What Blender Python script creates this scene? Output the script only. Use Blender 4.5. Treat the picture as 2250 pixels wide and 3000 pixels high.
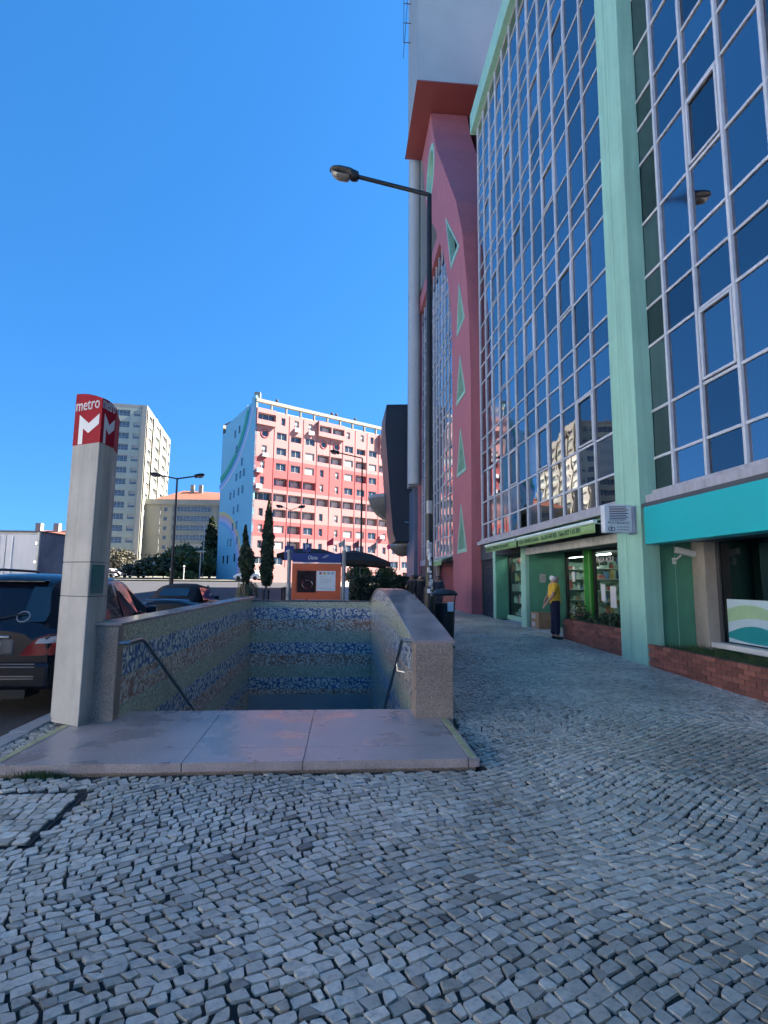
import bpy, math, random
import numpy as np
from mathutils import Vector, Matrix, Euler
from mathutils.geometry import tessellate_polygon
R = math.radians
random.seed(7)
rng = np.random.default_rng(7)
scene = bpy.context.scene
col = scene.collection
for o in list(bpy.data.objects):
    bpy.data.objects.remove(o)

# ------------------------------------------------------------------ camera
PITCH, YAW, ROLL, FPX = R(7.125), R(4.47), R(0.58), 1600.0
CAM = Vector((0, 0, 1.6))
cam = bpy.data.cameras.new('camera')
cam.sensor_width = 36
cam.lens = 36 * FPX / 3000
cam.clip_start = 0.05
cam.clip_end = 3000
camo = bpy.data.objects.new('camera', cam)
col.objects.link(camo)
CR = Matrix.Rotation(-YAW, 4, 'Z') @ Matrix.Rotation(math.pi / 2 + PITCH, 4, 'X') @ Matrix.Rotation(ROLL, 4, 'Z')
camo.matrix_world = Matrix.Translation(CAM) @ CR
scene.camera = camo
scene.render.resolution_x = 768
scene.render.resolution_y = 1024
scene.cycles.max_bounces = 8
scene.cycles.transparent_max_bounces = 12
scene.cycles.caustics_reflective = True
scene.cycles.caustics_refractive = False
scene.cycles.blur_glossy = 0.3
scene.cycles.use_denoising = True

# ------------------------------------------------------------------ sky, sun, exposure
SKY_LIFT, SKY_SAT = 0.32, 1.36
SUN_EL = R(43)
SUN_H = (0.995, 0.10)                      # towards the sun, on the map
SUN_AZ = math.atan2(SUN_H[0], SUN_H[1])
w = bpy.data.worlds.new('World')
scene.world = w
w.use_nodes = True
nt = w.node_tree
nt.nodes.clear()
sky = nt.nodes.new('ShaderNodeTexSky')
sky.sky_type = 'NISHITA'
sky.sun_disc = False
sky.sun_elevation = SUN_EL
sky.sun_rotation = SUN_AZ
sky.altitude = 1500
sky.air_density = 1.0
sky.dust_density = 0.4
sky.ozone_density = 1.0
bg = nt.nodes.new('ShaderNodeBackground')
bg.inputs[1].default_value = 0.065
wo = nt.nodes.new('ShaderNodeOutputWorld')
tcw = nt.nodes.new('ShaderNodeTexCoord')
lift = nt.nodes.new('ShaderNodeVectorMath'); lift.operation = 'ADD'; lift.inputs[1].default_value = (0, 0, SKY_LIFT)
nrm_ = nt.nodes.new('ShaderNodeVectorMath'); nrm_.operation = 'NORMALIZE'
hs = nt.nodes.new('ShaderNodeHueSaturation'); hs.inputs['Saturation'].default_value = SKY_SAT
nt.links.new(tcw.outputs['Generated'], lift.inputs[0]); nt.links.new(lift.outputs[0], nrm_.inputs[0]); nt.links.new(nrm_.outputs[0], sky.inputs[0])
nt.links.new(sky.outputs[0], hs.inputs['Color']); nt.links.new(hs.outputs[0], bg.inputs[0])
nt.links.new(bg.outputs[0], wo.inputs[0])
sl = bpy.data.lights.new('sun', 'SUN')
sl.energy = 5.0
sl.angle = R(0.5)
sl.color = (1.0, 0.93, 0.83)
so = bpy.data.objects.new('sun', sl)
col.objects.link(so)
sdir = Vector((SUN_H[0] * math.cos(SUN_EL), SUN_H[1] * math.cos(SUN_EL), math.sin(SUN_EL)))
so.rotation_euler = sdir.to_track_quat('Z', 'Y').to_euler()
so.location = (40, 0, 60)
scene.view_settings.view_transform = 'Standard'
scene.view_settings.look = 'None'
scene.view_settings.gamma = 1
scene.view_settings.use_curve_mapping = False
scene.view_settings.exposure = 2.6

# ------------------------------------------------------------------ measuring: a photo pixel (2250 x 3000) onto a known plane
def _ray(px, py):
    return CR.to_3x3() @ Vector(((px - 1125) / FPX, (1500 - py) / FPX, -1.0))
def on(px, py, ax, v):
    d = _ray(px, py); i = 'xyz'.index(ax)
    return CAM + d * ((v - CAM[i]) / d[i])
ZY = [-60, 4, 7, 10, 14, 24, 40, 81, 130, 400, 2000]
ZZ = [0, 0, .05, .11, .17, .24, .40, 1.4, 2.0, 2.4, 2.4]
def zg(y):
    return float(np.interp(y, ZY, ZZ))

# ------------------------------------------------------------------ objects
WM = {}
def link(o, parent=None):
    col.objects.link(o)
    if parent is not None:
        o.parent = parent
        o.matrix_parent_inverse = WM[parent.name].inverted()
    WM[o.name] = o.matrix_basis.copy()
    return o
def tag(o, label=None, cat=None, group=None, kind=None):
    if label: o['label'] = label
    if cat: o['category'] = cat
    if group: o['group'] = group
    if kind: o['kind'] = kind
    return o
def thing(name, label, cat, loc=(0, 0, 0), group=None, kind=None):
    o = bpy.data.objects.new(name, None)
    o.empty_display_size = .2
    o.location = loc
    link(o)
    return tag(o, label, cat, group, kind)
def place(o, loc, rz=0, s=1):
    o.location = loc; o.rotation_euler = (0, 0, rz); o.scale = (s, s, s)
    return o
def copy_tree(o, parent=None):
    c = o.copy()
    col.objects.link(c)
    if parent is not None: c.parent = parent
    for ch in o.children: copy_tree(ch, c)
    return c
def mesh_np(name, V, F, mats, tone=None, smooth=False):
    me = bpy.data.meshes.new(name)
    V = np.asarray(V, np.float32); F = np.asarray(F, np.int32)
    n, k = F.shape
    me.vertices.add(len(V)); me.vertices.foreach_set('co', V.ravel())
    me.loops.add(n * k); me.loops.foreach_set('vertex_index', F.ravel())
    me.polygons.add(n)
    me.polygons.foreach_set('loop_start', np.arange(n, dtype=np.int32) * k)
    if tone is not None:
        a = me.attributes.new('tone', 'FLOAT', 'FACE'); a.data.foreach_set('value', np.asarray(tone, np.float32))
    me.update(calc_edges=True)
    me.validate()
    for m in (mats if isinstance(mats, (list, tuple)) else [mats]): me.materials.append(m)
    if smooth: me.shade_smooth()
    else: me.shade_flat()
    return me

class MB:
    def __init__(s): s.v, s.f, s.m = [], [], []
    def add(s, vs, fs, mi=0):
        b = len(s.v)
        s.v += [tuple(p) for p in vs]
        for f in fs: s.f.append(tuple(b + i for i in f)); s.m.append(mi)
        return s
    def box(s, x0, x1, y0, y1, z0, z1, mi=0, mat=None):
        if x0 > x1: x0, x1 = x1, x0
        if y0 > y1: y0, y1 = y1, y0
        if z0 > z1: z0, z1 = z1, z0
        vs = [Vector(p) for p in ((x0,y0,z0),(x1,y0,z0),(x1,y1,z0),(x0,y1,z0),(x0,y0,z1),(x1,y0,z1),(x1,y1,z1),(x0,y1,z1))]
        if mat is not None: vs = [mat @ p for p in vs]
        return s.add(vs, [(0,3,2,1),(4,5,6,7),(0,1,5,4),(1,2,6,5),(2,3,7,6),(3,0,4,7)], mi)
    def poly(s, pts, mi=0): return s.add(pts, [tuple(range(len(pts)))], mi)
    def prism(s, loops, ax, a0, a1, mi=0, side_mi=None, hole_mi=None):
        """loops: outer (and hole) polygons in the two other axes (order xyz without ax), extruded along ax from a0 to a1"""
        if not isinstance(loops[0][0], (tuple, list)): loops = [loops]
        side_mi = mi if side_mi is None else side_mi
        hole_mi = side_mi if hole_mi is None else hole_mi
        i = 'xyz'.index(ax)
        def P(p, a):
            q = list(p); q.insert(i, a); return tuple(q)
        flat = [p for l in loops for p in l]
        tris = tessellate_polygon([[Vector((p[0], p[1], 0)) for p in l] for l in loops])
        s.add([P(p, a0) for p in flat], [tuple(t) for t in tris], mi)
        s.add([P(p, a1) for p in flat], [tuple(reversed(t)) for t in tris], mi)
        for k, l in enumerate(loops):
            n = len(l)
            s.add([P(p, a0) for p in l] + [P(p, a1) for p in l], [(j, (j + 1) % n, n + (j + 1) % n, n + j) for j in range(n)], side_mi if k == 0 else hole_mi)
        return s
    def tube(s, pts, r, n=8, mi=0, caps=True):
        pts = [Vector(p) for p in pts]
        rs = r if isinstance(r, (list, tuple)) else [r] * len(pts)
        rings = []; up = None
        for i, p in enumerate(pts):
            t = (pts[min(i + 1, len(pts) - 1)] - pts[max(i - 1, 0)]).normalized()
            if up is None: up = Vector((0, 0, 1)) if abs(t.z) < .9 else Vector((1, 0, 0))
            a = t.cross(up).normalized(); b = a.cross(t).normalized(); up = b
            rings.append([p + (a * math.cos(2 * math.pi * k / n) + b * math.sin(2 * math.pi * k / n)) * rs[i] for k in range(n)])
        vs = [q for g in rings for q in g]
        fs = [(i * n + k, i * n + (k + 1) % n, (i + 1) * n + (k + 1) % n, (i + 1) * n + k) for i in range(len(pts) - 1) for k in range(n)]
        if caps: fs += [tuple(reversed(range(n))), tuple(range((len(pts) - 1) * n, len(pts) * n))]
        return s.add(vs, fs, mi)
    def lathe(s, prof, c=(0, 0, 0), n=24, mi=0, sx=1, sy=1):
        vs = [(c[0] + r * sx * math.cos(2 * math.pi * k / n), c[1] + r * sy * math.sin(2 * math.pi * k / n), c[2] + z) for r, z in prof for k in range(n)]
        fs = [(i * n + k, i * n + (k + 1) % n, (i + 1) * n + (k + 1) % n, (i + 1) * n + k) for i in range(len(prof) - 1) for k in range(n)]
        if prof[0][0] > 1e-4: fs.append(tuple(reversed(range(n))))
        if prof[-1][0] > 1e-4: fs.append(tuple(range((len(prof) - 1) * n, len(prof) * n)))
        return s.add(vs, fs, mi)
    def mesh(s, name, mats, smooth=False, auto=None):
        me = bpy.data.meshes.new(name)
        me.from_pydata(s.v, [], s.f)
        for m in (mats if isinstance(mats, (list, tuple)) else [mats]): me.materials.append(m)
        me.polygons.foreach_set('material_index', s.m)
        me.validate(); me.update()
        import bmesh
        b = bmesh.new(); b.from_mesh(me); bmesh.ops.recalc_face_normals(b, faces=b.faces)
        b.to_mesh(me); b.free()
        if smooth:
            me.shade_smooth()
            if hasattr(me, 'set_sharp_from_angle'): me.set_sharp_from_angle(angle=R(auto or 40))
        return me
    def build(s, name, mats, parent=None, smooth=False, bevel=0, auto=None, loc=None):
        o = bpy.data.objects.new(name, s.mesh(name, mats, smooth, auto))
        if loc is not None: o.location = loc
        link(o, parent)
        if bevel:
            md = o.modifiers.new('bevel', 'BEVEL'); md.width = bevel; md.segments = 2; md.limit_method = 'ANGLE'; md.angle_limit = R(50)
            md.harden_normals = False
        return o
def part(name, mats, parent, *boxes, bevel=0):
    m = MB()
    for b in boxes: m.box(*b)
    return m.build(name, mats, parent, bevel=bevel)

# ------------------------------------------------------------------ materials
def newmat(name):
    m = bpy.data.materials.new(name); m.use_nodes = True
    n = m.node_tree.nodes; n.clear()
    b = n.new('ShaderNodeBsdfPrincipled'); o = n.new('ShaderNodeOutputMaterial')
    m.node_tree.links.new(b.outputs[0], o.inputs[0])
    return m, m.node_tree, b
def N(nt, kind, **kw):
    n = nt.nodes.new(kind)
    for k, v in kw.items():
        if k.startswith('i_'):
            key = k[2:]
            n.inputs[int(key) if key.isdigit() else key.replace('_', ' ')].default_value = v
        else: setattr(n, k, v)
    return n
def ramp(nt, fac, stops):
    r = nt.nodes.new('ShaderNodeValToRGB')
    e = r.color_ramp.elements
    while len(e) > 1: e.remove(e[0])
    e[0].position = stops[0][0]; e[0].color = (*stops[0][1], 1)
    for p, c in stops[1:]:
        x = e.new(p); x.color = (*c, 1)
    nt.links.new(fac, r.inputs[0])
    return r.outputs[0]
def mat(name, c, rough=.6, metal=0., var=.12, scale=3., bump=0., bscale=60., spec=.5, coat=0., stain=0., rand=0.):
    """plain surface: colour with large soft wear, optional fine relief, streaky stains and per-piece variation"""
    m, nt, b = newmat(name)
    tc = N(nt, 'ShaderNodeTexCoord')
    nz = N(nt, 'ShaderNodeTexNoise', i_Scale=scale, i_Detail=6., i_Roughness=.65)
    nt.links.new(tc.outputs['Object'], nz.inputs['Vector'])
    lo = tuple(x * (1 - var) for x in c); hi = tuple(min(1, x * (1 + var)) for x in c)
    out = ramp(nt, nz.outputs[0], [(.3, lo), (.7, hi)])
    if stain:
        mp = N(nt, 'ShaderNodeMapping'); mp.inputs['Scale'].default_value = (3.2, 3.2, .22)
        nt.links.new(tc.outputs['Object'], mp.inputs[0])
        n2 = N(nt, 'ShaderNodeTexNoise', i_Scale=1.6, i_Detail=7., i_Roughness=.7)
        nt.links.new(mp.outputs[0], n2.inputs['Vector'])
        k = ramp(nt, n2.outputs[0], [(.42, (1, 1, 1)), (.75, (1 - stain,) * 3)])
        mx = N(nt, 'ShaderNodeMix', data_type='RGBA', blend_type='MULTIPLY'); mx.inputs[0].default_value = 1
        nt.links.new(out, mx.inputs[6]); nt.links.new(k, mx.inputs[7]); out = mx.outputs[2]
    if rand:
        oi = N(nt, 'ShaderNodeObjectInfo')
        k = ramp(nt, oi.outputs['Random'], [(0, (1 - rand,) * 3), (1, (1 + rand,) * 3)])
        mx = N(nt, 'ShaderNodeMix', data_type='RGBA', blend_type='MULTIPLY'); mx.inputs[0].default_value = 1
        nt.links.new(out, mx.inputs[6]); nt.links.new(k, mx.inputs[7]); out = mx.outputs[2]
    nt.links.new(out, b.inputs['Base Color'])
    b.inputs['Roughness'].default_value = rough
    b.inputs['Metallic'].default_value = metal
    b.inputs['Specular IOR Level'].default_value = spec
    b.inputs['Coat Weight'].default_value = coat
    b.inputs['Coat Roughness'].default_value = .03
    if bump:
        n3 = N(nt, 'ShaderNodeTexNoise', i_Scale=bscale, i_Detail=5.)
        nt.links.new(tc.outputs['Object'], n3.inputs['Vector'])
        bp = N(nt, 'ShaderNodeBump', i_Strength=bump, i_Distance=.01)
        nt.links.new(n3.outputs[0], bp.inputs['Height']); nt.links.new(bp.outputs[0], b.inputs['Normal'])
    return m
def speckle(name, base, dark, light, rough=.25, scale=260.):
    m, nt, b = newmat(name)
    tc = N(nt, 'ShaderNodeTexCoord')
    vo = N(nt, 'ShaderNodeTexVoronoi', i_Scale=scale)
    nz = N(nt, 'ShaderNodeTexNoise', i_Scale=2.3, i_Detail=5.)
    nt.links.new(tc.outputs['Object'], vo.inputs['Vector']); nt.links.new(tc.outputs['Object'], nz.inputs['Vector'])
    sp = N(nt, 'ShaderNodeSeparateColor'); nt.links.new(vo.outputs['Color'], sp.inputs[0])
    c1 = ramp(nt, sp.outputs[0], [(0, dark), (.3, base), (.75, base), (1, light)])
    c2 = ramp(nt, nz.outputs[0], [(.3, (.7,) * 3), (.7, (1.1,) * 3)])
    mx = N(nt, 'ShaderNodeMix', data_type='RGBA', blend_type='MULTIPLY'); mx.inputs[0].default_value = 1
    nt.links.new(c1, mx.inputs[6]); nt.links.new(c2, mx.inputs[7]); nt.links.new(mx.outputs[2], b.inputs['Base Color'])
    rr = ramp(nt, nz.outputs[0], [(.3, (rough * .7,) * 3), (.7, (rough * 1.5,) * 3)])
    nt.links.new(rr, b.inputs['Roughness'])
    return m
def stone_mat():
    m, nt, b = newmat('limestone_sett')
    at = N(nt, 'ShaderNodeAttribute', attribute_name='tone')
    tc = N(nt, 'ShaderNodeTexCoord')
    c = ramp(nt, at.outputs['Fac'], [(0, (.20, .175, .14)), (.12, (.40, .36, .29)), (.45, (.63, .565, .465)), (.8, (.75, .69, .585)), (.86, (.56, .45, .30)), (.93, (.64, .54, .41)), (1, (.82, .78, .70))])
    nz = N(nt, 'ShaderNodeTexNoise', i_Scale=28., i_Detail=7., i_Roughness=.7)
    nt.links.new(tc.outputs['Object'], nz.inputs['Vector'])
    k = ramp(nt, nz.outputs[0], [(.3, (.55,) * 3), (.48, (.92,) * 3), (.75, (1.15,) * 3)])
    mx = N(nt, 'ShaderNodeMix', data_type='RGBA', blend_type='MULTIPLY'); mx.inputs[0].default_value = 1
    nt.links.new(c, mx.inputs[6]); nt.links.new(k, mx.inputs[7])
    n4 = N(nt, 'ShaderNodeTexNoise', i_Scale=.7, i_Detail=4.)
    nt.links.new(tc.outputs['Object'], n4.inputs['Vector'])
    k2 = ramp(nt, n4.outputs[0], [(.33, (.68,) * 3), (.6, (1.06,) * 3)])
    m2 = N(nt, 'ShaderNodeMix', data_type='RGBA', blend_type='MULTIPLY'); m2.inputs[0].default_value = 1
    nt.links.new(mx.outputs[2], m2.inputs[6]); nt.links.new(k2, m2.inputs[7])
    nt.links.new(m2.outputs[2], b.inputs['Base Color'])
    b.inputs['Roughness'].default_value = .42
    n3 = N(nt, 'ShaderNodeTexNoise', i_Scale=55., i_Detail=6., i_Roughness=.7)
    nt.links.new(tc.outputs['Object'], n3.inputs['Vector'])
    bp = N(nt, 'ShaderNodeBump', i_Strength=.55, i_Distance=.006)
    nt.links.new(n3.outputs[0], bp.inputs['Height']); nt.links.new(bp.outputs[0], b.inputs['Normal'])
    return m
def swirl_mat(name, light, dark, acc, sc):
    """hand painted glazed tile: loose rings and strokes, different on every tile"""
    m, nt, b = newmat(name)
    tc = N(nt, 'ShaderNodeTexCoord'); oi = N(nt, 'ShaderNodeObjectInfo')
    ml = N(nt, 'ShaderNodeMath', operation='MULTIPLY'); ml.inputs[1].default_value = 57.
    nt.links.new(oi.outputs['Random'], ml.inputs[0])
    ad = N(nt, 'ShaderNodeVectorMath', operation='ADD')
    nt.links.new(tc.outputs['Object'], ad.inputs[0]); nt.links.new(ml.outputs[0], ad.inputs[1])
    vo = N(nt, 'ShaderNodeTexVoronoi', i_Scale=sc, i_Randomness=1.)
    nt.links.new(ad.outputs[0], vo.inputs['Vector'])
    nz = N(nt, 'ShaderNodeTexNoise', i_Scale=sc * 2.2, i_Detail=4.)
    nt.links.new(ad.outputs[0], nz.inputs['Vector'])
    a2 = N(nt, 'ShaderNodeMath', operation='MULTIPLY_ADD'); a2.inputs[1].default_value = .55; 
    nt.links.new(nz.outputs[0], a2.inputs[0]); nt.links.new(vo.outputs['Distance'], a2.inputs[2])
    sn = N(nt, 'ShaderNodeMath', operation='MULTIPLY'); sn.inputs[1].default_value = 13.
    nt.links.new(a2.outputs[0], sn.inputs[0])
    s2 = N(nt, 'ShaderNodeMath', operation='SINE'); nt.links.new(sn.outputs[0], s2.inputs[0])
    mr = N(nt, 'ShaderNodeMapRange'); mr.inputs[1].default_value = -1; nt.links.new(s2.outputs[0], mr.inputs[0])
    c = ramp(nt, mr.outputs[0], [(0, dark), (.22, dark), (.42, acc), (.6, light), (1, light)])
    k = ramp(nt, nz.outputs[0], [(.3, (.6,) * 3), (.65, (1.1,) * 3)])
    mx = N(nt, 'ShaderNodeMix', data_type='RGBA', blend_type='MULTIPLY'); mx.inputs[0].default_value = 1
    nt.links.new(c, mx.inputs[6]); nt.links.new(k, mx.inputs[7]); nt.links.new(mx.outputs[2], b.inputs['Base Color'])
    b.inputs['Roughness'].default_value = .16
    return m
def mirror_glass(name, c, rough=.015, rand=.25):
    m, nt, b = newmat(name)
    oi = N(nt, 'ShaderNodeObjectInfo')
    k = ramp(nt, oi.outputs['Random'], [(0, tuple(x * (1 - rand) for x in c)), (.7, c), (1, tuple(min(1, x * (1 + rand)) for x in c))])
    nt.links.new(k, b.inputs['Base Color'])
    b.inputs['Metallic'].default_value = 1
    b.inputs['Roughness'].default_value = rough
    tc = N(nt, 'ShaderNodeTexCoord')
    nz = N(nt, 'ShaderNodeTexNoise', i_Scale=1.3, i_Detail=2.)
    nt.links.new(tc.outputs['Object'], nz.inputs['Vector'])
    bp = N(nt, 'ShaderNodeBump', i_Strength=.02, i_Distance=.05)
    nt.links.new(nz.outputs[0], bp.inputs['Height']); nt.links.new(bp.outputs[0], b.inputs['Normal'])
    return m
def clear_glass(name, tint, refl=.12):
    m = bpy.data.materials.new(name); m.use_nodes = True
    nt = m.node_tree; nt.nodes.clear()
    o = N(nt, 'ShaderNodeOutputMaterial'); t = N(nt, 'ShaderNodeBsdfTransparent'); g = N(nt, 'ShaderNodeBsdfGlossy')
    t.inputs[0].default_value = (*tint, 1); g.inputs[0].default_value = (.9, .95, 1, 1); g.inputs[1].default_value = .01
    fr = N(nt, 'ShaderNodeFresnel'); fr.inputs[0].default_value = 1.4
    ad = N(nt, 'ShaderNodeMath', operation='ADD', use_clamp=True); ad.inputs[1].default_value = refl
    nt.links.new(fr.outputs[0], ad.inputs[0])
    ge = N(nt, 'ShaderNodeNewGeometry'); iv = N(nt, 'ShaderNodeMath', operation='SUBTRACT'); iv.inputs[0].default_value = 1
    nt.links.new(ge.outputs['Backfacing'], iv.inputs[1])
    mu = N(nt, 'ShaderNodeMath', operation='MULTIPLY'); nt.links.new(ad.outputs[0], mu.inputs[0]); nt.links.new(iv.outputs[0], mu.inputs[1])
    mx = N(nt, 'ShaderNodeMixShader'); nt.links.new(mu.outputs[0], mx.inputs[0])
    nt.links.new(t.outputs[0], mx.inputs[1]); nt.links.new(g.outputs[0], mx.inputs[2]); nt.links.new(mx.outputs[0], o.inputs[0])
    return m
def leaf_mat(name, c, c2):
    m, nt, b = newmat(name)
    g = N(nt, 'ShaderNodeAttribute', attribute_name='tone')
    k = ramp(nt, g.outputs['Fac'], [(0, c), (1, c2)])
    nt.links.new(k, b.inputs['Base Color'])
    b.inputs['Roughness'].default_value = .55
    b.inputs['Subsurface Weight'].default_value = 0
    return m

MT = dict(
    stone=stone_mat(),
    joint=mat('sandy_joint', (.03, .027, .023), .95, var=.4, scale=40, bump=.5, bscale=180),
    asphalt=mat('asphalt', (.035, .035, .039), .8, var=.25, scale=1.2, bump=.6, bscale=240),
    earth=mat('far_ground', (.16, .15, .13), .9, var=.25, scale=.2),
    farpave=mat('far_paving', (.40, .375, .33), .8, var=.3, scale=14, bump=.6, bscale=30),
    kerb=mat('kerb_limestone', (.30, .30, .30), .7, var=.2, scale=5, bump=.3, rand=.15),
    white=mat('white_paint', (.75, .75, .74), .6, var=.06),
    slab=speckle('polished_granite', (.46, .37, .34), (.22, .17, .155), (.6, .5, .46), .28, 300),
    granite=speckle('brown_granite', (.31, .235, .185), (.08, .06, .05), (.52, .42, .34), .42, 170),
    coping=speckle('pink_granite_coping', (.36, .29, .275), (.18, .14, .13), (.48, .41, .39), .16, 300),
    yellow=mat('worn_yellow_paint', (.46, .42, .20), .7, var=.35, scale=9),
    concrete=mat('fair_faced_concrete', (.47, .45, .415), .75, var=.15, scale=2.5, bump=.35, bscale=90, stain=.4),
    metrored=mat('red_enamel', (.36, .010, .028), .6, var=.1, scale=2, stain=.15, spec=.08),
    logowhite=mat('white_enamel', (.62, .64, .68), .35, var=.05),
    teal=mat('teal_panel', (.03, .12, .15), .12, var=.35, scale=4),
    steel=mat('brushed_steel', (.55, .56, .57), .25, metal=1, var=.08),
    darksteel=mat('worn_handrail_steel', (.22, .23, .25), .3, metal=1, var=.2),
    black=mat('black_iron', (.012, .012, .014), .45, var=.3),
    rubber=mat('black_rubber', (.015, .015, .015), .8, var=.2),
    grey=mat('grey_paint', (.32, .33, .35), .5, var=.08),
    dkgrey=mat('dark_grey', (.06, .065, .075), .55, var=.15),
    alu=mat('anodised_aluminium', (.50, .53, .58), .4, metal=.05, var=.1, scale=6, rand=.1),
    sillmetal=mat('dirty_metal_sill', (.42, .42, .46), .5, metal=.2, var=.12, stain=.35),
    mint=mat('mint_green_paint', (.30, .56, .44), .55, var=.09, scale=1.2, stain=.26),
    shopgreen=mat('shop_green_paint', (.09, .30, .20), .55, var=.14, scale=1.6, stain=.15),
    pink=mat('dusty_pink_render', (.43, .14, .16), .7, var=.07, scale=.8, bump=.25, bscale=25, stain=.2),
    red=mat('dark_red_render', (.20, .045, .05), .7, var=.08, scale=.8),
    tower=mat('grey_tower_cladding', (.30, .325, .32), .55, var=.06, scale=.4),
    towerlt=mat('pale_tower_column', (.42, .44, .44), .5, var=.05, scale=.4),
    navy=mat('dark_navy_cladding', (.018, .024, .038), .5, var=.15, scale=.6),
    pane=mirror_glass('blue_reflective_glass', (.25, .245, .265), rand=.42),
    panehazy=mirror_glass('hazy_blue_glass', (.31, .31, .335), .09, .2),
    glassdark=mat('dark_window_glass', (.03, .04, .05), .06, var=.3, scale=.5, spec=.8),
    glassmid=mat('dusty_window_glass', (.10, .12, .14), .1, var=.4, scale=.7, spec=.8),
    clear=clear_glass('shop_window_glass', (.85, .93, .9), .03),
    fascia=mat('turquoise_fascia', (.003, .43, .46), .38, var=.05, scale=.7),
    beige=mat('beige_stone_column', (.40, .36, .32), .6, var=.1, scale=6, bump=.2),
    brick=mat('clay_brick', (.27, .095, .065), .85, var=.3, scale=9, bump=.5, bscale=70, rand=.35),
    mortar=mat('mortar', (.16, .11, .095), .95, var=.2, scale=20, bump=.4),
    awning=mat('green_awning_canvas', (.27, .44, .19), .8, var=.12, scale=4, stain=.2),
    awningwhite=mat('awning_front_bar', (.62, .74, .68), .45, var=.08),
    ink=mat('dark_green_lettering', (.008, .045, .015), .7, var=.1),
    shutter=mat('slate_roller_shutter', (.035, .048, .062), .45, metal=.3, var=.15, scale=3),
    lintel=mat('stained_marble_lintel', (.46, .46, .46), .6, var=.25, scale=3, stain=.3),
    paper=mat('paper', (.72, .74, .78), .8, var=.05),
    card=mat('cardboard', (.30, .19, .11), .85, var=.12, scale=6),
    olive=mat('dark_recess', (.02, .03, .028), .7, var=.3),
)
# ------------------------------------------------------------------ the setting: ground, road, kerb, pavement
HX0, HX1, HY0, HY1 = -2.70, 1.25, 6.3, 15.35         # the stairwell cut out of the ground
def sheet(name, rects, dz, m, parent=None, step=2.0):
    mb = MB()
    for x0, x1, y0, y1 in rects:
        ys = [y0]
        while ys[-1] < y1 - 1e-6: ys.append(min(y1, ys[-1] + (step if ys[-1] < 140 else 60)))
        mb.add([p for y in ys for p in ((x0, y, zg(y) + dz), (x1, y, zg(y) + dz))], [(2 * i, 2 * i + 1, 2 * i + 3, 2 * i + 2) for i in range(len(ys) - 1)])
    return mb.build(name, m, parent)
gnd = sheet('ground', [(-900, HX0, -40, 1500), (HX1, 900, -40, 1500), (HX0, HX1, -40, HY0), (HX0, HX1, HY1, 1500)], -.26, MT['earth'])
tag(gnd, 'bare ground under the street reaching to the horizon', kind='structure')
road = sheet('road', [(-17, -3.3, -20, 46), (-70, -3.0, 46, 77)], -.125, MT['asphalt'])
tag(road, 'dark asphalt road left of the metro entrance', kind='structure')
fp = sheet('far_pavement', [(-3.0, 30, 26.2, 78)], -.004, MT['farpave'])
tag(fp, 'pale paved square beyond the metro entrance', kind='structure')
lp = sheet('opposite_pavement', [(-60, -17.0, -10, 46)], -.02, MT['farpave'])
tag(lp, 'pavement on the opposite side of the road', kind='structure')
park = sheet('park_ground', [(-160, -14.5, 77, 160)], .04, mat('dry_park_ground', (.15, .14, .105), .9, var=.3, scale=.5))
tag(park, 'sunlit pale ground in front of the far apartment blocks', kind='structure')

kb = thing('kerb', 'limestone kerb along the edge of the road', None, kind='structure')
for i in range(34):
    y0 = -2 + i * 1.0
    z = zg(y0 + .5)
    o = MB().box(-3.30, -3.10, y0 + .004, y0 + .996, z - .25, z + .015 + random.uniform(-.004, .004)).build('kerb_stone', MT['kerb'], kb, bevel=.012)

pav = thing('pavement', 'pavement of small irregular limestone setts laid in wavy rows', None, kind='structure')
LX0, LX1, LY0, LY1 = -2.80, 1.215, 4.80, 6.62        # granite landing of the stairs
rects = [(-3.10, 6.3, -3, LY0), (-3.10, LX0, LY0, 26.2), (LX1 + .005, 6.3, LY0, 26.2), (LX0, LX1 + .005, HY1, 26.2)]
bed = sheet('joint_bed', rects, -.0115, MT['joint'], pav, step=.5)

# setts -------------------------------------------------------------
PV, A = .067, R(28)
ca, sa = math.cos(A), math.sin(A)
def warp(U, V):
    vv = V + .10 * np.sin(U * 1.25 + .5 * np.sin(V * .9)) + .045 * np.sin(U * 2.6 + V * .8)
    uu = U + .09 * np.sin(V * 1.4) + .05 * np.sin(V * 3.1 + U)
    return uu * ca - vv * sa, uu * sa + vv * ca
cor = []
for j in range(-80, 425):
    n = 430
    ln = rng.uniform(.052, .098, n)
    ub = np.concatenate([[0], np.cumsum(ln)]) + rng.uniform(-.1, 0) - 5.0
    t = ub + rng.normal(0, .007, n + 1); bt = ub + rng.normal(0, .007, n + 1)
    v0, v1 = j * PV, (j + 1) * PV
    cx, cy = warp((ub[:-1] + ub[1:]) / 2, np.full(n, (v0 + v1) / 2))
    keep = (cy > .9) & (cy < 26.15) & (cx > -3.12) & (cx < 5.9)
    keep &= ~((cx > LX0 - .04) & (cx < LX1 + .05) & (cy > LY0 - .04) & (cy < LY1 + .2)) & ~((cx > HX0 - .06) & (cx < 1.33) & (cy > HY0 - .3) & (cy < HY1 + .15))
    keep &= (np.abs(cx - 1.3) < np.maximum(1.5, cy * .62)) | (cy < 8)
    k = np.nonzero(keep)[0]
    if len(k): cor.append(np.stack([np.stack([bt[k], np.full(len(k), v0)], 1), np.stack([bt[k + 1], np.full(len(k), v0)], 1), np.stack([t[k + 1], np.full(len(k), v1)], 1), np.stack([t[k], np.full(len(k), v1)], 1)], 1))
C4 = np.concatenate(cor)                                   # (n,4,2) in row space
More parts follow.
